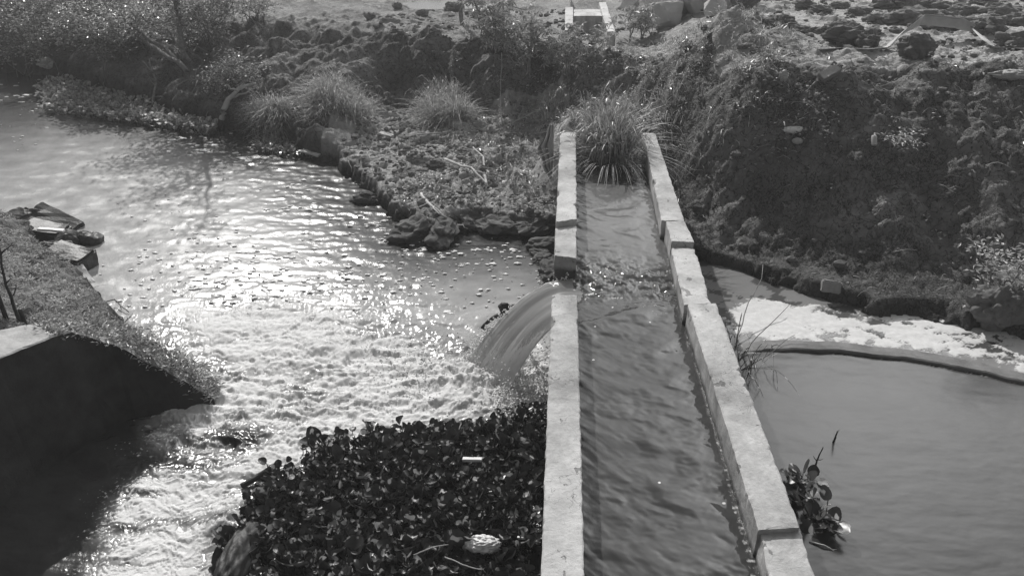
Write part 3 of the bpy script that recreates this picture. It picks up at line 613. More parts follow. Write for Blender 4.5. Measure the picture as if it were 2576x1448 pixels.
for i in range(14):
    b=c+[-.1,.05,rng.uniform(.7,2.4)];e=b+rdir(1,-.6,.2)[0]*rng.uniform(.3,.7);pt=wig(b,e,6,.2);mb=MB();tube(mb,pt,.012,.004,4);mb.build('limb',MAT['twig'],o)
    n=26;leaves(lm,pt[rng.integers(1,6,n)]+rng.normal(0,.08,(n,3)),rdir(n,-.95,-.2),rdir(n),.16*rng.uniform(.7,1.1,n),.045)
lm.build('crown',MAT['palm'],o,smooth=False)
def branch(name,pts,r0,r1,label,mat='twig',cat='branch',twigs=6,tl=.4,group=None,wob=.1):
    o=empty(name,pts[0],label,cat,group);mb=MB();pth=[]
    for a,b in zip(pts[:-1],pts[1:]): pth.append(wig(a,b,7,wob)[:-1])
    pth=np.concatenate(pth+[np.asarray(pts[-1])[None]]);tube(mb,pth,r0,r1,6);mb.build('stem',MAT[mat],o)
    if twigs:
        for i in range(twigs):
            mb=MB();k=random.randrange(len(pth)//4,len(pth)-1);d=unit(unit(pth[k+1]-pth[k])*.8+rdir(1,-.3,.6)[0]);tube(mb,wig(pth[k],pth[k]+d*tl*rng.uniform(.5,1.2),6,.25),r1*1.1,r1*.4,4);mb.build('twig',MAT[mat],o)
    return o
def over(px,py,dz): return G(px,py)+np.array([0,0,dz])
FB='bare branches fallen from the left bank'
branch('fallen_branch',[over(470,190,.1),over(330,145,.5),over(200,80,.8),over(160,20,1.)],.05,.016,'long pale bare branch slanting up from the trunk foot to the top left',group=FB,twigs=10,tl=.7)
branch('fallen_branch',[over(450,175,.15),over(340,120,.6),over(250,115,.5),over(140,140,.25)],.04,.012,'bare branch curving down over the dark hollow toward the water',group=FB,twigs=9,tl=.6)
branch('fallen_branch',[over(480,170,.1),over(400,90,.7),over(300,20,1.2)],.04,.014,'straight bare branch crossing behind the curved one',group=FB,twigs=7,tl=.6)
branch('fallen_branch',[over(380,285,.0),over(400,240,.15),over(385,205,.35)],.03,.012,'short forked stick standing in the hyacinth at the shore',group=FB,twigs=4,tl=.4)
branch('fallen_branch',[over(560,210,.1),over(470,225,.15),over(400,262,.05)],.022,.01,'thin bowed branch lying from the small bush to the shore',group=FB,twigs=6,tl=.4)
branch('driftwood',[over(562,325,.05),over(580,285,.22),over(610,262,.28),over(650,252,.3)],.06,.025,'bleached forked driftwood log propped on the bank by the low tuft','pale_wood','driftwood',3,.45)
branch('driftwood',[over(1120,410,.05),over(1185,440,.1),over(1225,478,.06)],.024,.014,'straight pale stick on the mud flat pointing at the flume','pale_wood','stick',2,.3)
branch('driftwood',[over(1225,478,.05),over(1216,430,.2),over(1190,395,.15)],.02,.01,'thin arched stick rising from the end of the straight one','pale_wood','stick',2,.25)
branch('driftwood',[over(1060,500,.05),over(1090,540,.1),over(1115,560,.08),over(1150,575,.05)],.022,.012,'crooked branch with a hooked twig at the undercut mud edge','pale_wood','branch',3,.3)
branch('driftwood',[over(1000,350,.03),over(1090,352,.06),over(1200,345,.1)],.016,.008,'thin stick lying at the foot of the tall tuft','straw','stick',2,.2)
branch('bare_twig',[over(1420,270,.1),over(1345,300,.12),over(1270,325,.05)],.014,.008,'long thin twig slanting from the reeds down to the mud','pale_wood','twig',3,.25)
branch('bare_twig',[over(1262,330,0),over(1258,290,.3),over(1262,225,.6)],.012,.006,'upright dry stalk standing between tall tuft and reeds','straw','stalk',2,.15)
# ------------------------------------------------------------------ hyacinth
def hya(mb,pb,n,pet,bl,spread=.04,seed_tilt=.9,tr=True,up=(-.5,1.35),cupr=(-.15,.5)):
    """n leaves springing from points pb (n,3): petiole tube and cupped round blade"""
    out=unit(np.stack([rng.normal(size=n),rng.normal(size=n),np.zeros(n)],-1));pl=pet*rng.uniform(.55,1.2,n)[:,None];tilt=rng.uniform(.15,seed_tilt,n)[:,None]
    tip=pb+UP*pl*np.cos(tilt)+out*pl*np.sin(tilt)
    s=np.cross(out,UP);w=.0055;K=4
    rows=[]
    for k in range(K):
        t=k/(K-1);c=pb+(tip-pb)*t+out*pl*.12*math.sin(math.pi*t);r=w*(1.5-.9*t)
        rows+=[c+s*r,c-s*r*.5+out*r*.8,c-s*r*.5-out*r*.8]
    V=np.stack(rows,1).reshape(-1,3);f=[];b0=np.arange(n)[:,None]*(3*K)
    for k in range(K-1):
        for j in range(3): f.append(b0+np.array([3*k+j,3*k+(j+1)%3,3*k+3+(j+1)%3,3*k+3+j]))
    if tr: mb.add(V,np.concatenate(f))
    B=(bl*rng.uniform(.6,1.2,n))[:,None]
    el=rng.uniform(*up,n)[:,None];d=unit(out*np.cos(el)+UP*np.sin(el)+rng.normal(0,.25,(n,3)));nn=unit(np.cross(np.cross(d,UP+rng.normal(0,.2,(n,3))),d));ss_=np.cross(d,nn)
    cup=rng.uniform(*cupr,n)[:,None];m=11;an=np.linspace(-np.pi,np.pi,m+1)[:-1]
    cols=[tip+d*B*.5-nn*cup*B*.22]
    for rr in(.55,1.):
        for a in an:
            x=.5+.5*rr*math.cos(a)*(1+.08*(abs(a)<.3));y=.52*rr*math.sin(a)*(1-.12*math.cos(a))
            z=cup*(rr**2)*(abs(math.sin(a))**2)*.42-.22*cup-.10*x*x
            cols.append(tip+d*B*x+ss_*B*y+nn*B*z)
    V=np.stack(cols,1).reshape(-1,3);b0=np.arange(n)[:,None]*(2*m+1);t=[];q=[]
    for j in range(m):
        k=(j+1)%m;t.append(b0+np.array([0,1+j,1+k]));q.append(b0+np.array([1+j,1+m+j,1+m+k,1+k]))
    mb.add(V,np.concatenate(t),np.concatenate(q))
def fillpoly(poly,n,z=0.):
    lo,hi=poly.min(0),poly.max(0);out=np.zeros((0,2))
    while len(out)<n:
        p=rng.uniform(lo,hi,(n*2,2));p=p[inside(p[:,0],p[:,1],poly)];out=np.concatenate([out,p])
    return np.concatenate([out[:n],np.full((n,1),z)],1)
mp=matpoly.copy();mp[0][0]=-.06;mp[-1][0]=-.06;mp[:,0]=np.minimum(mp[:,0],-.06);mp[-1]=(-.06,2.2);mp[-2]=(-1.75,2.2)
mb=MB();pc=fillpoly(mp,700);n=9500;pb=pc[rng.integers(0,700,n)]+rng.normal(0,.045,(n,3))*[1,1,0];pb[:,0]=np.minimum(pb[:,0],-.1)
pb[:,2]+=.02+.06*np.maximum(0,fbm(pb[:,0]*2,pb[:,1]*2,3,5))+np.where((pb[:,0]>-.5)&(pb[:,1]>4.6),.03,0)
hya(mb,pb,n,.11,.062*np.exp(rng.normal(0,.28,n)),up=(-.1,1.75),cupr=(.3,1.2))
tag(mb.build('water_hyacinth_mat',MAT['hya']),'dense floating mat of dark glossy water hyacinth filling the corner beside the near flume wall','plants',kind='stuff')
mb=MB();a=np.array([P(x,y)[:2] for x,y in((105,215),(160,208),(250,222),(330,235),(420,268),(520,300),(560,320),(520,345),(440,330),(330,312),(230,300),(120,285),(105,250))])
pb=fillpoly(a,2600);hya(mb,pb,2600,.16,.10,seed_tilt=1.1)
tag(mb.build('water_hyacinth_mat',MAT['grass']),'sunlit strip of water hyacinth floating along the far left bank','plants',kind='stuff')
mb=MB();a=np.array([P(x,y)[:2] for x,y in((640,362),(720,352),(800,372),(815,400),(720,398),(650,385))])
pb=fillpoly(a,420);hya(mb,pb,420,.10,.07)
tag(mb.build('water_hyacinth_mat',MAT['bushleaf']),'small patch of floating plants at the foot of the grass tufts','plants',kind='stuff')
for px,py,n,pt,lb in((2010,1215,16,.08,'dark hyacinth plant against the cracked wall, farthest of three'),(2030,1270,14,.07,'low hyacinth plant in the middle of three by the cracked wall'),(2065,1315,24,.09,'largest hyacinth plant with pale upturned leaves by the cracked wall')):
    p=P(px,py);o=empty('water_hyacinth',p,lb,'water plant','hyacinth plants beside the cracked wall');mb=MB()
    hya(mb,p+rng.normal(0,.045,(n,3))*[1,1,.15],n,pt,.10,seed_tilt=1.3);mb.build('leaf_rosette',MAT['hya'],o)
    mb=MB();hya(mb,p+rng.normal(0,.05,(4,3))*[1,1,.1]+[.05,-.03,0],4,pt*.9,.10,seed_tilt=1.3);mb.build('pale_leaves',MAT['bushleaf'],o)
# thin plants and twigs in the right pool
o=empty('waterside_grass',P(1870,905),'thin dark grass sprouting from the water beside the cracked wall','grass');mb=MB();n=46
pb=P(1868,915)+rng.normal(0,.1,(n,3))*[1,1.6,0];out=unit(rng.normal(size=(n,3))*[1,1,0]);blades(mb,pb,out,.5*rng.uniform(.4,1.2,n),.011,rng.uniform(.3,1.3,n),6);mb.build('blades',MAT['hya'],o)
mb=MB()
for px,py,qx,qy,dz in((1860,905,1975,830,.32),(1850,880,1905,745,.4),(1865,930,1990,885,.2)): mb=MB();tube(mb,wig(P(px,py),P(qx,qy)*[1,1,0]+[0,0,dz],8,.12),.007,.003,4);mb.build('stalk',MAT['twig'],o)
branch('bare_twig',[P(2050,1172),P(2052,1172)+[0,0,.08],P(2056,1175)+[.005,0,.21]],.009,.004,'thin upright twig sticking out of the still pool','dark_wood','twig',2,.05)
branch('bare_twig',[P(2096,1112),P(2098,1112)+[0,0,.05],P(2099,1112)+[0,.0,.12]],.011,.005,'short leafy twig tip poking out of the still pool','dark_wood','twig',4,.06)
branch('bare_twig',[P(2035,1362),P(2070,1375)+[0,0,.02],P(2098,1385)],.008,.004,'pale stalk floating below the largest hyacinth plant','straw','twig',1,.05)
# ------------------------------------------------------------------ litter, weeds
def scatter(n,test,xr,yr):
    x=rng.uniform(*xr,n);y=rng.uniform(*yr,n);k=test(x,y);x,y=x[k],y[k];return np.stack([x,y,gza(x,y)],-1)
def terr(x,y): 
    i=np.clip(np.searchsorted(xs,x)-1,0,len(xs)-2);j=np.clip(np.searchsorted(ys,y)-1,0,len(ys)-2);return GZ[j,i],GP[j,i]
V1,F1=ico(1)
def clods(mb,p,smin,smax):
    for q in p:
        s=smin+(smax-smin)*random.random()**3;mb.add(V1*(s*np.array([random.uniform(.8,1.4),random.uniform(.7,1.3),random.uniform(.5,1.)]))*(1+rng.uniform(-.3,.3,(len(V1),1)))+q+[0,0,s*.3],F1)
mb=MB()
p=scatter(9000,lambda x,y:(terr(x,y)[0]>.16)&(fbm(x*1.6,y*1.6,3,44)>-.05)&((y>8.)),(-4,10),(8.,19));p=p[(p[:,2]>1.75)|(rng.uniform(size=len(p))<.22)|(p[:,0]<1.2)];clods(mb,p,.008,.07)
p=scatter(2500,lambda x,y:(terr(x,y)[0]>.12)&(x<.1)&(x>-3.6)&(y<13.5),(-4,.1),(9.,13.5));clods(mb,p,.008,.05)
tag(mb.build('soil_clods',MAT['clod'],smooth=False),'loose crumbled soil clods scattered over the dry banks','soil',kind='stuff')
mb=MB()
den=lambda x,y:(terr(x,y)[0]>.1)&(fbm(x*.9+5,y*.9,3,45)>.0)
p=scatter(2600,lambda x,y:den(x,y)&~terr(x,y)[1],(-2.2,3.4),(9.4,15.));p=np.concatenate([p,scatter(300,lambda x,y:den(x,y),(2.,10),(10.2,11.6)),scatter(160,lambda x,y:(terr(x,y)[0]>.1)&(fbm(x,y,3,47)>.1),(1.5,9),(7.5,11.))])
n=len(p);k=5;pp=np.repeat(p,k,0)+rng.normal(0,.05,(n*k,3))*[1,1,.5]+[0,0,.04];leaves(mb,pp,rdir(n*k,-.1,.7),UP+rdir(n*k)*.7,.06*rng.uniform(.5,1.4,n*k),.028)
p2=scatter(700,lambda x,y:(terr(x,y)[0]>.2)&(x>-1.2)&(x<3.2),(-1.2,3.2),(9.6,14.5));n=len(p2);k=9
pb=np.repeat(p2,k,0)+rng.normal(0,.03,(n*k,3))*[1,1,0];o_=unit(rng.normal(size=(n*k,3))*[1,1,0]);blades(mb,pb,o_,.26*rng.uniform(.4,1.3,n*k),.010,rng.uniform(.4,1.4,n*k),4)
tag(mb.build('weeds',MAT['bushleaf'],smooth=False),'low weeds and sprigs of grass over the soil banks','weeds',kind='stuff')
mb=MB()
p=np.concatenate([scatter(500,lambda x,y:(terr(x,y)[0]>.15)&(x>1.2)&(fbm(x,y,3,48)>-.1),(1.2,9),(7.4,11.2)),scatter(420,lambda x,y:(terr(x,y)[0]>.1),(-3.5,.2),(9.3,14.)),scatter(300,lambda x,y:(terr(x,y)[0]>.2),(.2,3.),(9.9,14.5))])
for q in p:
    L=.08+.34*random.random()**2.5;d=unit(rdir(1,-.25,.35)[0]);tube(mb,wig(q+[0,0,.02],q+d*L+[0,0,.02],5,.3,-.15),.0045,.003,3)
tag(mb.build('dry_litter',MAT['straw']),'dry straw, roots and stalks strewn over the banks','litter',kind='stuff')
# near left mound cover
nm=lambda x,y:(terr(x,y)[0]>.1)&(pdist(x,y,near)<4)
mb=MB();p=scatter(5200,lambda x,y:nm(x,y)&(fbm(x*1.8,y*1.8,4,49)>-.08),(-9.,-3.2),(4.7,10.5));n=len(p)
k=4;pp=np.repeat(p,k,0)+rng.normal(0,.035,(n*k,3))*[1,1,.3]+[0,0,.015];leaves(mb,pp,rdir(n*k,-.1,.45),UP+rdir(n*k)*.6,.05*rng.uniform(.5,1.5,n*k),.02)
k=5;q=p[rng.integers(0,n,1500)];pb=np.repeat(q,k,0)+rng.normal(0,.02,(1500*k,3))*[1,1,0];blades(mb,pb,unit(rng.normal(size=(1500*k,3))*[1,1,0]),.10*rng.uniform(.4,1.4,1500*k),.006,rng.uniform(.4,1.5,1500*k),4)
tag(mb.build('ground_cover',MAT['grass'],smooth=False),'short grass and small leaves covering the near left mound','ground cover',kind='stuff')
mb=MB();p=scatter(1300,lambda x,y:nm(x,y),(-8.5,-3.2),(4.8,10));
for q in p:
    L=.04+.16*random.random()**2;d=unit(rdir(1,-.15,.3)[0]);tube(mb,wig(q+[0,0,.015],q+d*L+[0,0,.015],4,.3,-.15),.003,.002,3)
tag(mb.build('dry_litter',MAT['straw']),'dry stalks and leaf litter on the near left mound','litter',kind='stuff')
mb=MB();e=[]
for px,py in((300,880),(340,905),(370,940),(400,955),(280,860),(250,850),(330,870),(360,900)): e.append(G(px,py))
e=np.array(e);n=420;c_=e[rng.integers(0,len(e),n)]+rng.normal(0,.09,(n,3))*[1,1,.3];c_[:,2]=gza(c_[:,0],c_[:,1]);k=7
pp=np.repeat(c_,k,0)+rng.normal(0,.03,(n*k,3))*[1,1,1]+[0,0,.04];leaves(mb,pp,rdir(n*k,0,.8),UP+rdir(n*k)*.6,.045*rng.uniform(.6,1.4,n*k),.016)
i_=np.where((fine[:,2]<1.01)&(fine[:,0]>-4.0))[0];n=520;j_=rng.choice(i_,n);c_=fine[j_]+np.concatenate([nb[j_]*rng.uniform(-.02,.3,(n,1)),np.zeros((n,1))],1);k=7
pp=np.repeat(c_,k,0)+rng.normal(0,.03,(n*k,3))+[0,0,.02];leaves(mb,pp,rdir(n*k,-.3,.7),UP+rdir(n*k)*.6,.045*rng.uniform(.6,1.4,n*k),.016)
tag(mb.build('creeping_plants',MAT['bushleaf'],smooth=False),'small leafed creepers behind the sloping end of the wing wall','plants',kind='stuff')
for (px,py,h,lb) in((405,965,.22,'small upright leafy sprig at the tip of the mound by the foam'),(425,985,.16,'tiny second sprig lower on the tip of the mound')):
    c_=G(px,py);o=empty('sprig',c_,lb,'plant','sprigs on the tip of the mound');mb=MB();lm=MB()
    for i in range(5):
        pt=wig(c_-[0,0,.03],c_+[rng.normal(0,.05),rng.normal(0,.04),h*rng.uniform(.7,1.2)],7,.15);tube(mb,pt,.004,.002,4);n=14
        leaves(lm,pt[rng.integers(1,7,n)],rdir(n,-.1,.8),UP+rdir(n)*.8,.04,.016)
    mb.build('stem',MAT['dark_wood'],o);lm.build('foliage',MAT['hya'],o,smooth=False)
branch('sapling',[G(50,810),G(44,800)+[0,.0,.35],G(40,790)+[.02,.1,.85]],.017,.008,'slender dark sapling standing on the near left mound above the wall','dark_wood','sapling',4,.14)
branch('stake',[G(15,800),G(15,800)+[0,0,.28]],.022,.02,'short dark stake at the left edge above the wing wall','dark_wood','stake',0,wob=.03)
branch('stake',[G(68,830),G(68,830)+[0,0,.22]],.024,.021,'stubby dark stake between sapling and wing wall','dark_wood','stake',0,wob=.03)
branch('bare_twig',[G(215,775),G(290,765)+[0,0,.06],G(325,790)+[0,0,.02]],.008,.005,'dark bowed twig arching over the smooth edge of the mound','dark_wood','twig',1,.1)
branch('bare_twig',[G(295,860),G(318,830)+[0,0,.05],G(335,815)+[0,0,.08]],.009,.005,'forked twig leaning over the mound edge above the creepers','dark_wood','twig',2,.12)
branch('bare_twig',[G(70,635),G(120,620)+[0,0,.08],G(190,605)+[0,0,.05]],.012,.008,'long dark stick lying from the mound to the shore rocks','dark_wood','stick',1,.12)
# ------------------------------------------------------------------ debris
def thing(name,fn,mat,label,cat,group=None,p=None,smooth=False):
    mb=MB();fn(mb);o=mb.build(name,MAT[mat],None,smooth);tag(o,label,cat,group)
    origin(o,p if p is not None else mb.V[0].mean(0));return o
def rk(px,py,size,mat,label,seed,cat='rock',group=None,dz=.3,planes=9,rough=.035,rot=0.):
    size=tuple(1.05*q_ for q_ in size)
    c=G(px,py);c=c+np.array([0,0,size[2]*dz]);return thing('boulder' if cat=='boulder' else cat.replace(' ','_'),lambda m:rock(m,c,size,planes,rough,seed,4,rot),mat,label,cat,group,c)
BG='concrete boulders heaped by the soil mound'
rk(1672,70,(.34,.26,.28),'stone','broad flat faced boulder at the foot of the heap',3,'boulder',BG,.7)
rk(1650,22,(.38,.3,.34),'stone','pale boulder cut by the top edge behind the flat faced one',5,'boulder',BG,.7)
rk(1715,30,(.4,.26,.3),'stone','slanted slab shaped boulder in the middle of the heap',8,'boulder',BG,.8,9,.04,.5)
rk(1755,28,(.3,.22,.24),'stone','leaning boulder with a bright edge high on the heap',12,'boulder',BG,.9,9,.04,.7)
rk(1575,20,(.3,.14,.16),'stone','long thin slab tilted left of the heap beside the far kerb',14,'boulder',BG,.6,8,.04,.3)
rk(1790,40,(.2,.18,.16),'stone','small white block topping the right end of the heap',15,'boulder',BG,.9,8,.04,.3)
rk(1815,6,(.34,.24,.26),'stone','boulder at the top edge right of the heap',18,'boulder',BG,.6,9)
rk(1880,15,(.26,.2,.22),'clod','dark earth block on the right shoulder of the mound',21,'boulder',BG,.6)
def lp(px,py,size,label,seed,group=None,mat='clod',cat='clod',dz=.35):
    c=G(px,py)+np.array([0,0,size[2]*dz]);return thing('dirt_clod',lambda m:lump(m,c,size,seed,4,.45,1.9),mat,label,cat,group,c)
lp(2135,108,(.34,.16,.15),'long dark clod heap lying across the flat hose end',1)
lp(2180,112,(.16,.13,.12),'round dark clod joined to the right of the long heap',2)
lp(2298,140,(.22,.17,.19),'dark peaked clod below the raised fold of the hose',3)
lp(2545,125,(.30,.17,.16),'big dark clod lying over the hose near the right edge',4)
lp(2480,85,(.26,.2,.18),'dark clod behind the hose fold end',5)
CG='dirt clods on the right mud flat'
for i,(px,py,s) in enumerate(((2215,60,.2),(2300,55,.3),(2370,52,.2),(2400,75,.25),(2450,72,.22),(2050,85,.12),(2105,78,.18),(2130,68,.12),(2005,80,.13),(2060,30,.14),(2160,35,.15),(2230,20,.2),(2290,15,.22),(2420,35,.2),(2520,40,.26),(2560,60,.2),(2350,25,.2),(2470,15,.2),(2330,75,.14),(1960,60,.16),(2020,15,.14),(2110,20,.14),(2195,85,.1),(2250,82,.1))):
    lp(px,py,(s*1.3,s*.8,s*.55),'dark lumpy dirt clod on the open mud flat behind the hose',30+i,CG,'earthclod')
for i,(px,py,s) in enumerate(((1145,38,.26),(1280,30,.24),(1335,36,.2),(1060,40,.2))):
    if i!=1: pass
LG='dirt clods on the left flat'
for i,(px,py,s) in enumerate(((1140,30,.2),(1062,42,.12),(932,47,.1),(1000,20,.1))): lp(px,py,(s*1.1,s*.8,s*.8),'dark dirt clod on the sunlit flat above the earth cliff',70+i,LG,'earthclod')
for i,(px,py,s,lb) in enumerate(((1220,470,.09,'dark clod by the end of the straight stick'),(1250,440,.09,'dark clod in the gully of the mud flat'),(1235,455,.07,'small clod between the two gully clods'),(1095,418,.10,'flat dark clod at the head of the straight stick'))): lp(px,py,(s*1.4,s,s*.7),lb,80+i)
SE='eroded mud blocks along the spit edge'
for i,(px,py,s_) in enumerate(((930,505,.13),(1062,590,.22),(1105,596,.2),(1250,578,.17),(1345,580,.22),(1080,572,.2),(1180,570,.16),(1378,622,.13),(1372,655,.1),(1384,690,.13),(1360,640,.07))):
    c=P(px,py)+[0,0,s_*.25];thing('mud_block',lambda m:rock(m,c,(s_*1.7,s_*1.1,s_*.7),7,.3,100+i,4,i*.9),'mud','dark eroded block of mud at the water edge of the spit','mud',SE,c)
# hose
hp=[(2060,128,.01),(2110,126,.015),(2175,132,.02),(2225,128,.02),(2262,112,.12),(2310,96,.26),(2400,98,.22),(2440,98,.14),(2480,112,.04),(2500,128,.02),(2540,128,.02),(2590,130,.02),(2680,135,.02)]
pts=np.array([G(a,b)+[0,0,dz] for a,b,dz in hp]);tt=np.linspace(0,len(pts)-1,90);ctr=np.stack([np.interp(tt,np.arange(len(pts)),pts[:,i]) for i in range(3)],-1)
tw=np.interp(tt,range(len(pts)),[.2,.3,.2,.4,.9,1.35,1.2,.6,.3,.25,.2,.2,.2]);tg=unit(np.gradient(ctr,axis=0));sd=unit(np.cross(tg,UP));un=np.cross(sd,tg)
ax=sd*np.cos(tw)[:,None]+un*np.sin(tw)[:,None];nn=np.cross(ax,tg);rows_=[];w_=.085
for a,b in((-1,.004),(-.5,.012),(0,.014),(.5,.012),(1,.004),(.5,-.006),(0,-.008),(-.5,-.006)): rows_.append(ctr+ax*w_*a+nn*b)
Vh=np.stack(rows_,1);mb=MB();nH=len(ctr);f=[[i*8+j,i*8+(j+1)%8,(i+1)*8+(j+1)%8,(i+1)*8+j] for i in range(nH-1) for j in range(8)];mb.add(Vh,f,[list(range(8))[::-1]],[list(range((nH-1)*8,nH*8))])
origin(tag(mb.build('flat_hose',MAT['hose']),'pale flat hose lying across the mud with a raised kinked fold','hose'),pts[0])
c=G(2084,195)+[0,0,.05];thing('brick',lambda m:box(m,c,(.26,.12,.07),(R(30),R(-24),R(20)),.006),'brick','loose brick tilted on the crest of the right bank','brick',p=c)
# can: lathe
c=G(2195,372)
def can(m):
    pr=[(0,0),(.026,0),(.031,.006),(.033,.012),(.033,.105),(.03,.115),(.026,.122),(.025,.119),(0,.118)];k=20;a=np.arange(k)*2*np.pi/k
    V=np.stack([np.stack([r*np.cos(a),r*np.sin(a),np.full(k,z)],-1) for r,z in pr]).reshape(-1,3)
    V=V@np.array([[1,0,0],[0,.8,.6],[0,-.6,.8]]).T;f=[[i*k+j,i*k+(j+1)%k,(i+1)*k+(j+1)%k,(i+1)*k+j] for i in range(len(pr)-1) for j in range(k)];m.add(V+c+[0,-.03,.03],f)
thing('can',can,'tin','pale drink can lying on the shaded right bank below the bright weed','can',p=c,smooth=True)
def crumple(mb,c,size,seed,freq=2.6,amp=.5):
    V,Fc=ico(5);o=Vector((seed*1.7,seed,3));W_=[]
    for v in V:
        v=Vector(v);n_=1-abs(mnoise.noise(v*freq+o))*2;n2=mnoise.noise(v*freq*2.3+o);W_.append(np.array(v)*(1+amp*(n_*.6+n2*.3)))
    mb.add(np.array(W_)*np.asarray(size)+np.asarray(c),Fc)
def crump(name,px,py,size,mat,label,cat,seed,dz=.3,base=None,**k):
    c=(G(px,py) if base is None else P(px,py,base))+np.array([0,0,size[2]*dz]);return thing(name,lambda m:crumple(m,c,size,seed,**k),mat,label,cat,p=c,smooth=True)
crump('plastic_scrap',2000,330,(.13,.05,.035),'white','flattened pale plastic scrap half way up the right bank','scrap',4)
crump('plastic_scrap',2005,358,(.05,.04,.03),'hose','small crumpled scrap just below the flattened one','scrap',5)
crump('plastic_scrap',1968,200,(.05,.05,.06),'hose','oval pale scrap near the crest of the right bank','scrap',15)
crump('plastic_bag',1215,1372,(.10,.055,.045),'white','crumpled white plastic bag lying on the hyacinth mat','bag',7,.3,.17)
crump('plastic_bag',2545,195,(.24,.1,.05),'hose','pale crumpled sheet on the crest at the right edge','bag',8)
c=P(1188,1155,.17);thing('foam_strip',lambda m:box(m,c,(.15,.035,.025),(0,0,.06),.01),'white','white foam strip lying in the hyacinth mat','strip',p=c)
c=P(600,1415,.09);o=thing('sack',lambda m:crumple(m,c,(.11,.3,.14),9,2.,.3),'sack','dark wrinkled sack wedged at the left edge of the hyacinth mat','sack',p=c,smooth=True)
branch('log',[P(606,1222,.02),P(650,1198,.05),P(700,1168,.12)],.022,.03,'dark straight stick poking from the hyacinth mat into the foam','dark_wood','stick',0,wob=.04)
branch('bare_twig',[P(1118,1400,.2),P(1165,1420,.21),P(1212,1432,.2)],.005,.004,'thin curved stalk lying on the mat below the white bag','straw','stalk',0)
branch('bare_twig',[P(1040,1395,.2),P(1090,1375,.24),P(1130,1368,.22)],.005,.004,'pale stalk lying on the mat left of the white bag','straw','stalk',1,.08)
# left shore rocks
SG='wet rocks and slabs on the near left shore'
def sl(px,py,size,rot,label,mat='wetstone',z=.0,cat='slab',jit_=.02):
    c=P(px,py,z)+np.array([0,0,size[2]*.4]);return thing('stone_slab',lambda m:box(m,c,size,rot,jit_,4),mat,label,cat,SG,c)
sl(135,570,(.75,.4,.12),(R(18),R(14),R(-18)),'dark tilted ribbed slab at the water behind the white plank')
sl(150,562,(.7,.08,.1),(R(18),R(16),R(-20)),'narrow dark ridge on top of the tilted slab')
sl(120,602,(.55,.35,.22),(0,R(8),R(-5)),'dark blocky slab under the white plank')
sl(185,672,(.52,.34,.26),(R(6),R(8),R(-12)),'large black overhanging slab jutting over the water')
sl(205,700,(.42,.16,.1),(0,R(25),R(-40)),'thin sloping slab below the overhanging one','stone')
c=P(128,578,.26);thing('plank',lambda m:box(m,c,(.34,.06,.03),(0,R(2),R(-2)),.004),'white','short white plank on the dark shore slabs','plank',p=c)
for px,py,s,seed,lb in((222,608,.13,31,'round wet rock farthest out in the shallow water'),(170,620,.16,32,'wet rock between the round one and the blocky slab'),(150,640,.15,33,'low wet rock at the foot of the long dark stick'),(85,560,.2,34,'dark rock at the mound edge behind the slabs')):
    c=P(px,py)+[0,0,s*.35];thing('shore_rock',lambda m:rock(m,c,(s*1.25,s,s*.85),12,.1,seed,4),'wetstone',lb,'rock',SG,c)
# stump in the jet
c=P(1268,822);o=empty('wet_stump',c,'black broken stump with a bent arm standing beside the falling jet','stump');mb=MB()
tube(mb,wig(c-[0,0,.2],c+[.02,.02,.2],8,.1),.075,.05,8);lump(mb,c+[.0,0,.23],(.06,.05,.06),3,3);lump(mb,c+[.07,.03,.1],(.09,.06,.09),4,3);mb.build('trunk',MAT['dark_wood'],o)
mb=MB();tube(mb,wig(c+[-.02,0,.15],c+[-.24,-.02,-.02],7,.08,-.12),.026,.018,6);mb.build('arm',MAT['dark_wood'],o)
branch('pole',[P(1262,800)+[.05,.1,.1],np.array([-.35,6.42,.55]),np.array([-.05,6.45,.86])],.016,.012,'thin dark pole slanting along the upper rim of the jet','dark_wood','pole',0,wob=.03)
# rag on the wall end
c=np.array([-.10,9.62,1.18]);nr_,nc_=26,16;u,v=np.meshgrid(np.linspace(0,1,nc_),np.linspace(0,1,nr_));wdt=.02+.17*np.interp(v,[0,.15,.42,.6,.8,1],[.1,.3,1,.8,.45,.05])+.012*np.sin(v*17)
rx=-.02-wdt*u+.012*np.sin(u*14+v*3);ry=.035*np.sin(u*15+v*4)+.05*(u-.5);rz=.22-.62*v-.12*u*v
Vr=np.stack([rx,ry,rz],-1).reshape(-1,3)+c;V2=Vr+[.004,.012,0];nV=len(Vr);f=gridf(nr_,nc_)
bnd=list(range(nc_))+[r*nc_+nc_-1 for r in range(1,nr_)]+[(nr_-1)*nc_+k_ for k_ in range(nc_-2,-1,-1)]+[r*nc_ for r in range(nr_-2,0,-1)]
mb=MB();mb.add(np.concatenate([Vr,V2]),f[:,::-1],f+nV,[[a,b,b+nV,a+nV] for a,b in zip(bnd,bnd[1:]+bnd[:1])])
origin(tag(mb.build('hanging_rag',MAT['cloth']),'grey rag hanging against the outer side of the broken wall end','cloth'),c)
for px,py,sx,lb in((785,394,.32,'pale plank lying at the foot of the spit by the small plants'),(972,347,.26,'pale flat board on the mud flat left of the tall tuft')):
    c=G(px,py)+[0,0,.05];thing('plank',lambda m:box(m,c,(sx,.1,.03),(R(5),R(6),R(-22)),.006),'pale_wood',lb,'board',p=c)
c=G(2085,742)+[0,0,.05];thing('crushed_box',lambda m:box(m,c,(.2,.1,.13),(R(-20),R(4),R(-8)),.02,3),'brick','crushed grey carton on the water edge below the right bank','carton',p=c)
lp(2505,800,(.28,.2,.24),'brown lump of roots under the right edge bush',95)
lp(120,168,(.2,.15,.12),'pale lump of rubbish at the waterline of the left hollow',96,None,'stone','rubbish')
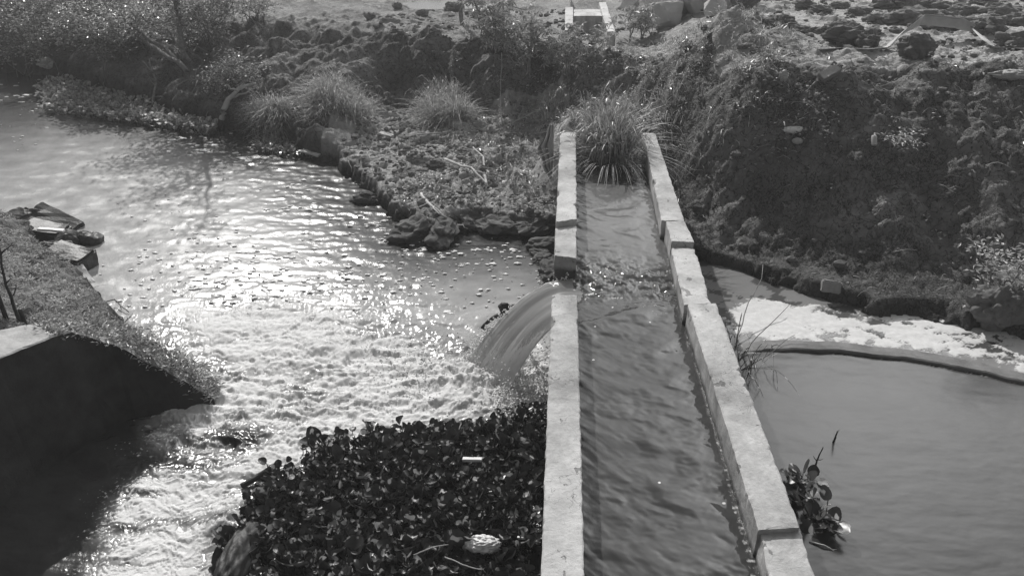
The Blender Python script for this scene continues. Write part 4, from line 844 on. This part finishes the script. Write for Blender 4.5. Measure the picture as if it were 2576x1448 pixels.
# floating foam
def fleck(mb,px,py,r,seed):
    c=P(px,py,.005);n=18;a=np.arange(n)*2*np.pi/n;rr=r*np.maximum(.25,1+.8*fbm(np.cos(a)*1.3+seed*1.7,np.sin(a)*1.3,3,seed));V=np.stack([rr*np.cos(a)*1.5,rr*np.sin(a)*.9,a*0],-1);top=V*.8+[0,0,.006+r*.06]
    f=[[i,(i+1)%n,n+(i+1)%n,n+i] for i in range(n)]+[];mb.add(np.concatenate([V,top,[[0,0,.007+r*.07]]])+c,f,[[n+i,n+(i+1)%n,2*n] for i in range(n)])
mb=MB();k=0
for cx,cy,sx,sy,n,r in((500,372,34,14,14,.06),(600,402,30,8,10,.055),(60,262,34,12,8,.06),(20,240,30,12,6,.06),(720,470,60,14,14,.04),(760,520,50,10,10,.04),(880,560,60,14,26,.035),(1000,590,60,14,26,.032),(1130,640,70,30,40,.03),(1250,640,70,22,36,.028),(620,640,120,30,50,.03),(420,560,120,50,30,.025),(90,310,60,40,24,.03),(430,330,90,12,12,.05),(800,690,200,50,110,.03),(560,720,150,40,80,.03),(1100,720,120,40,70,.028),(1330,680,50,25,30,.022)):
    for i in range(n):
        px,py=random.gauss(cx,sx),random.gauss(cy,sy);q=P(px,py)
        if inside(q[None,0],q[None,1],waterpoly)[0]: fleck(mb,px,py,r*random.uniform(.15,.75)*(1 if random.random()<.8 else 1.5),k);k+=1
tag(mb.build('foam_flecks',MAT['foam']),'white foam flecks drifting on the stream','foam',kind='stuff')
# ------------------------------------------------------------------ camera and light
cd=bpy.data.cameras.new('Camera');co=bpy.data.objects.new('Camera',cd);COL.objects.link(co);S.camera=co
cd.sensor_width=36;cd.lens=F/2576*36;cd.clip_end=4000;cd.clip_start=.05
co.location=CAM;co.rotation_euler=(R(90)-TH,0,PS)
AZ=R(25);EL=R(38)
sv=Vector((-math.sin(AZ)*math.cos(EL),math.cos(AZ)*math.cos(EL),math.sin(EL)))
sl=bpy.data.lights.new('sun','SUN');so=bpy.data.objects.new('sun',sl);COL.objects.link(so)
sl.energy=4.5;sl.angle=R(.53);sl.color=(1,.985,.965);so.rotation_euler=sv.to_track_quat('Z','Y').to_euler();so.location=(0,0,30)
W=bpy.data.worlds.new('World');S.world=W;W.use_nodes=True;nt=W.node_tree;nt.nodes.clear()
o=nt.nodes.new('ShaderNodeOutputWorld');b=nt.nodes.new('ShaderNodeBackground');k=nt.nodes.new('ShaderNodeTexSky');g=nt.nodes.new('ShaderNodeRGBToBW')
k.sky_type='NISHITA';k.sun_disc=False;k.sun_elevation=EL;k.sun_rotation=AZ;k.dust_density=5;k.air_density=1.2
nt.links.new(k.outputs[0],g.inputs[0]);nt.links.new(g.outputs[0],b.inputs[0]);nt.links.new(b.outputs[0],o.inputs[0]);b.inputs[1].default_value=.11
S.view_settings.view_transform='Standard';S.view_settings.look='None';S.view_settings.exposure=-.06;S.view_settings.gamma=1


hm=bpy.data.materials.new('black_lift_volume');hm.use_nodes=True;ht=hm.node_tree;ht.nodes.clear();ho=ht.nodes.new('ShaderNodeOutputMaterial');hv=ht.nodes.new('ShaderNodeVolumePrincipled')  # thin volume added only to lift the dark tones
hv.inputs['Density'].default_value=.0034;hv.inputs['Color'].default_value=(.9,.9,.9,1);ht.links.new(hv.outputs[0],ho.inputs['Volume'])
mb=MB();V=[(x,y,z) for z in(-1.6,7.6) for x,y in((-1900,-300),(1900,-300),(1900,1900),(-1900,1900))];mb.add(V,[[3,2,1,0],[4,5,6,7],[0,1,5,4],[1,2,6,5],[2,3,7,6],[3,0,4,7]])
tag(mb.build('black_lift_haze',hm,smooth=False),kind='stuff')
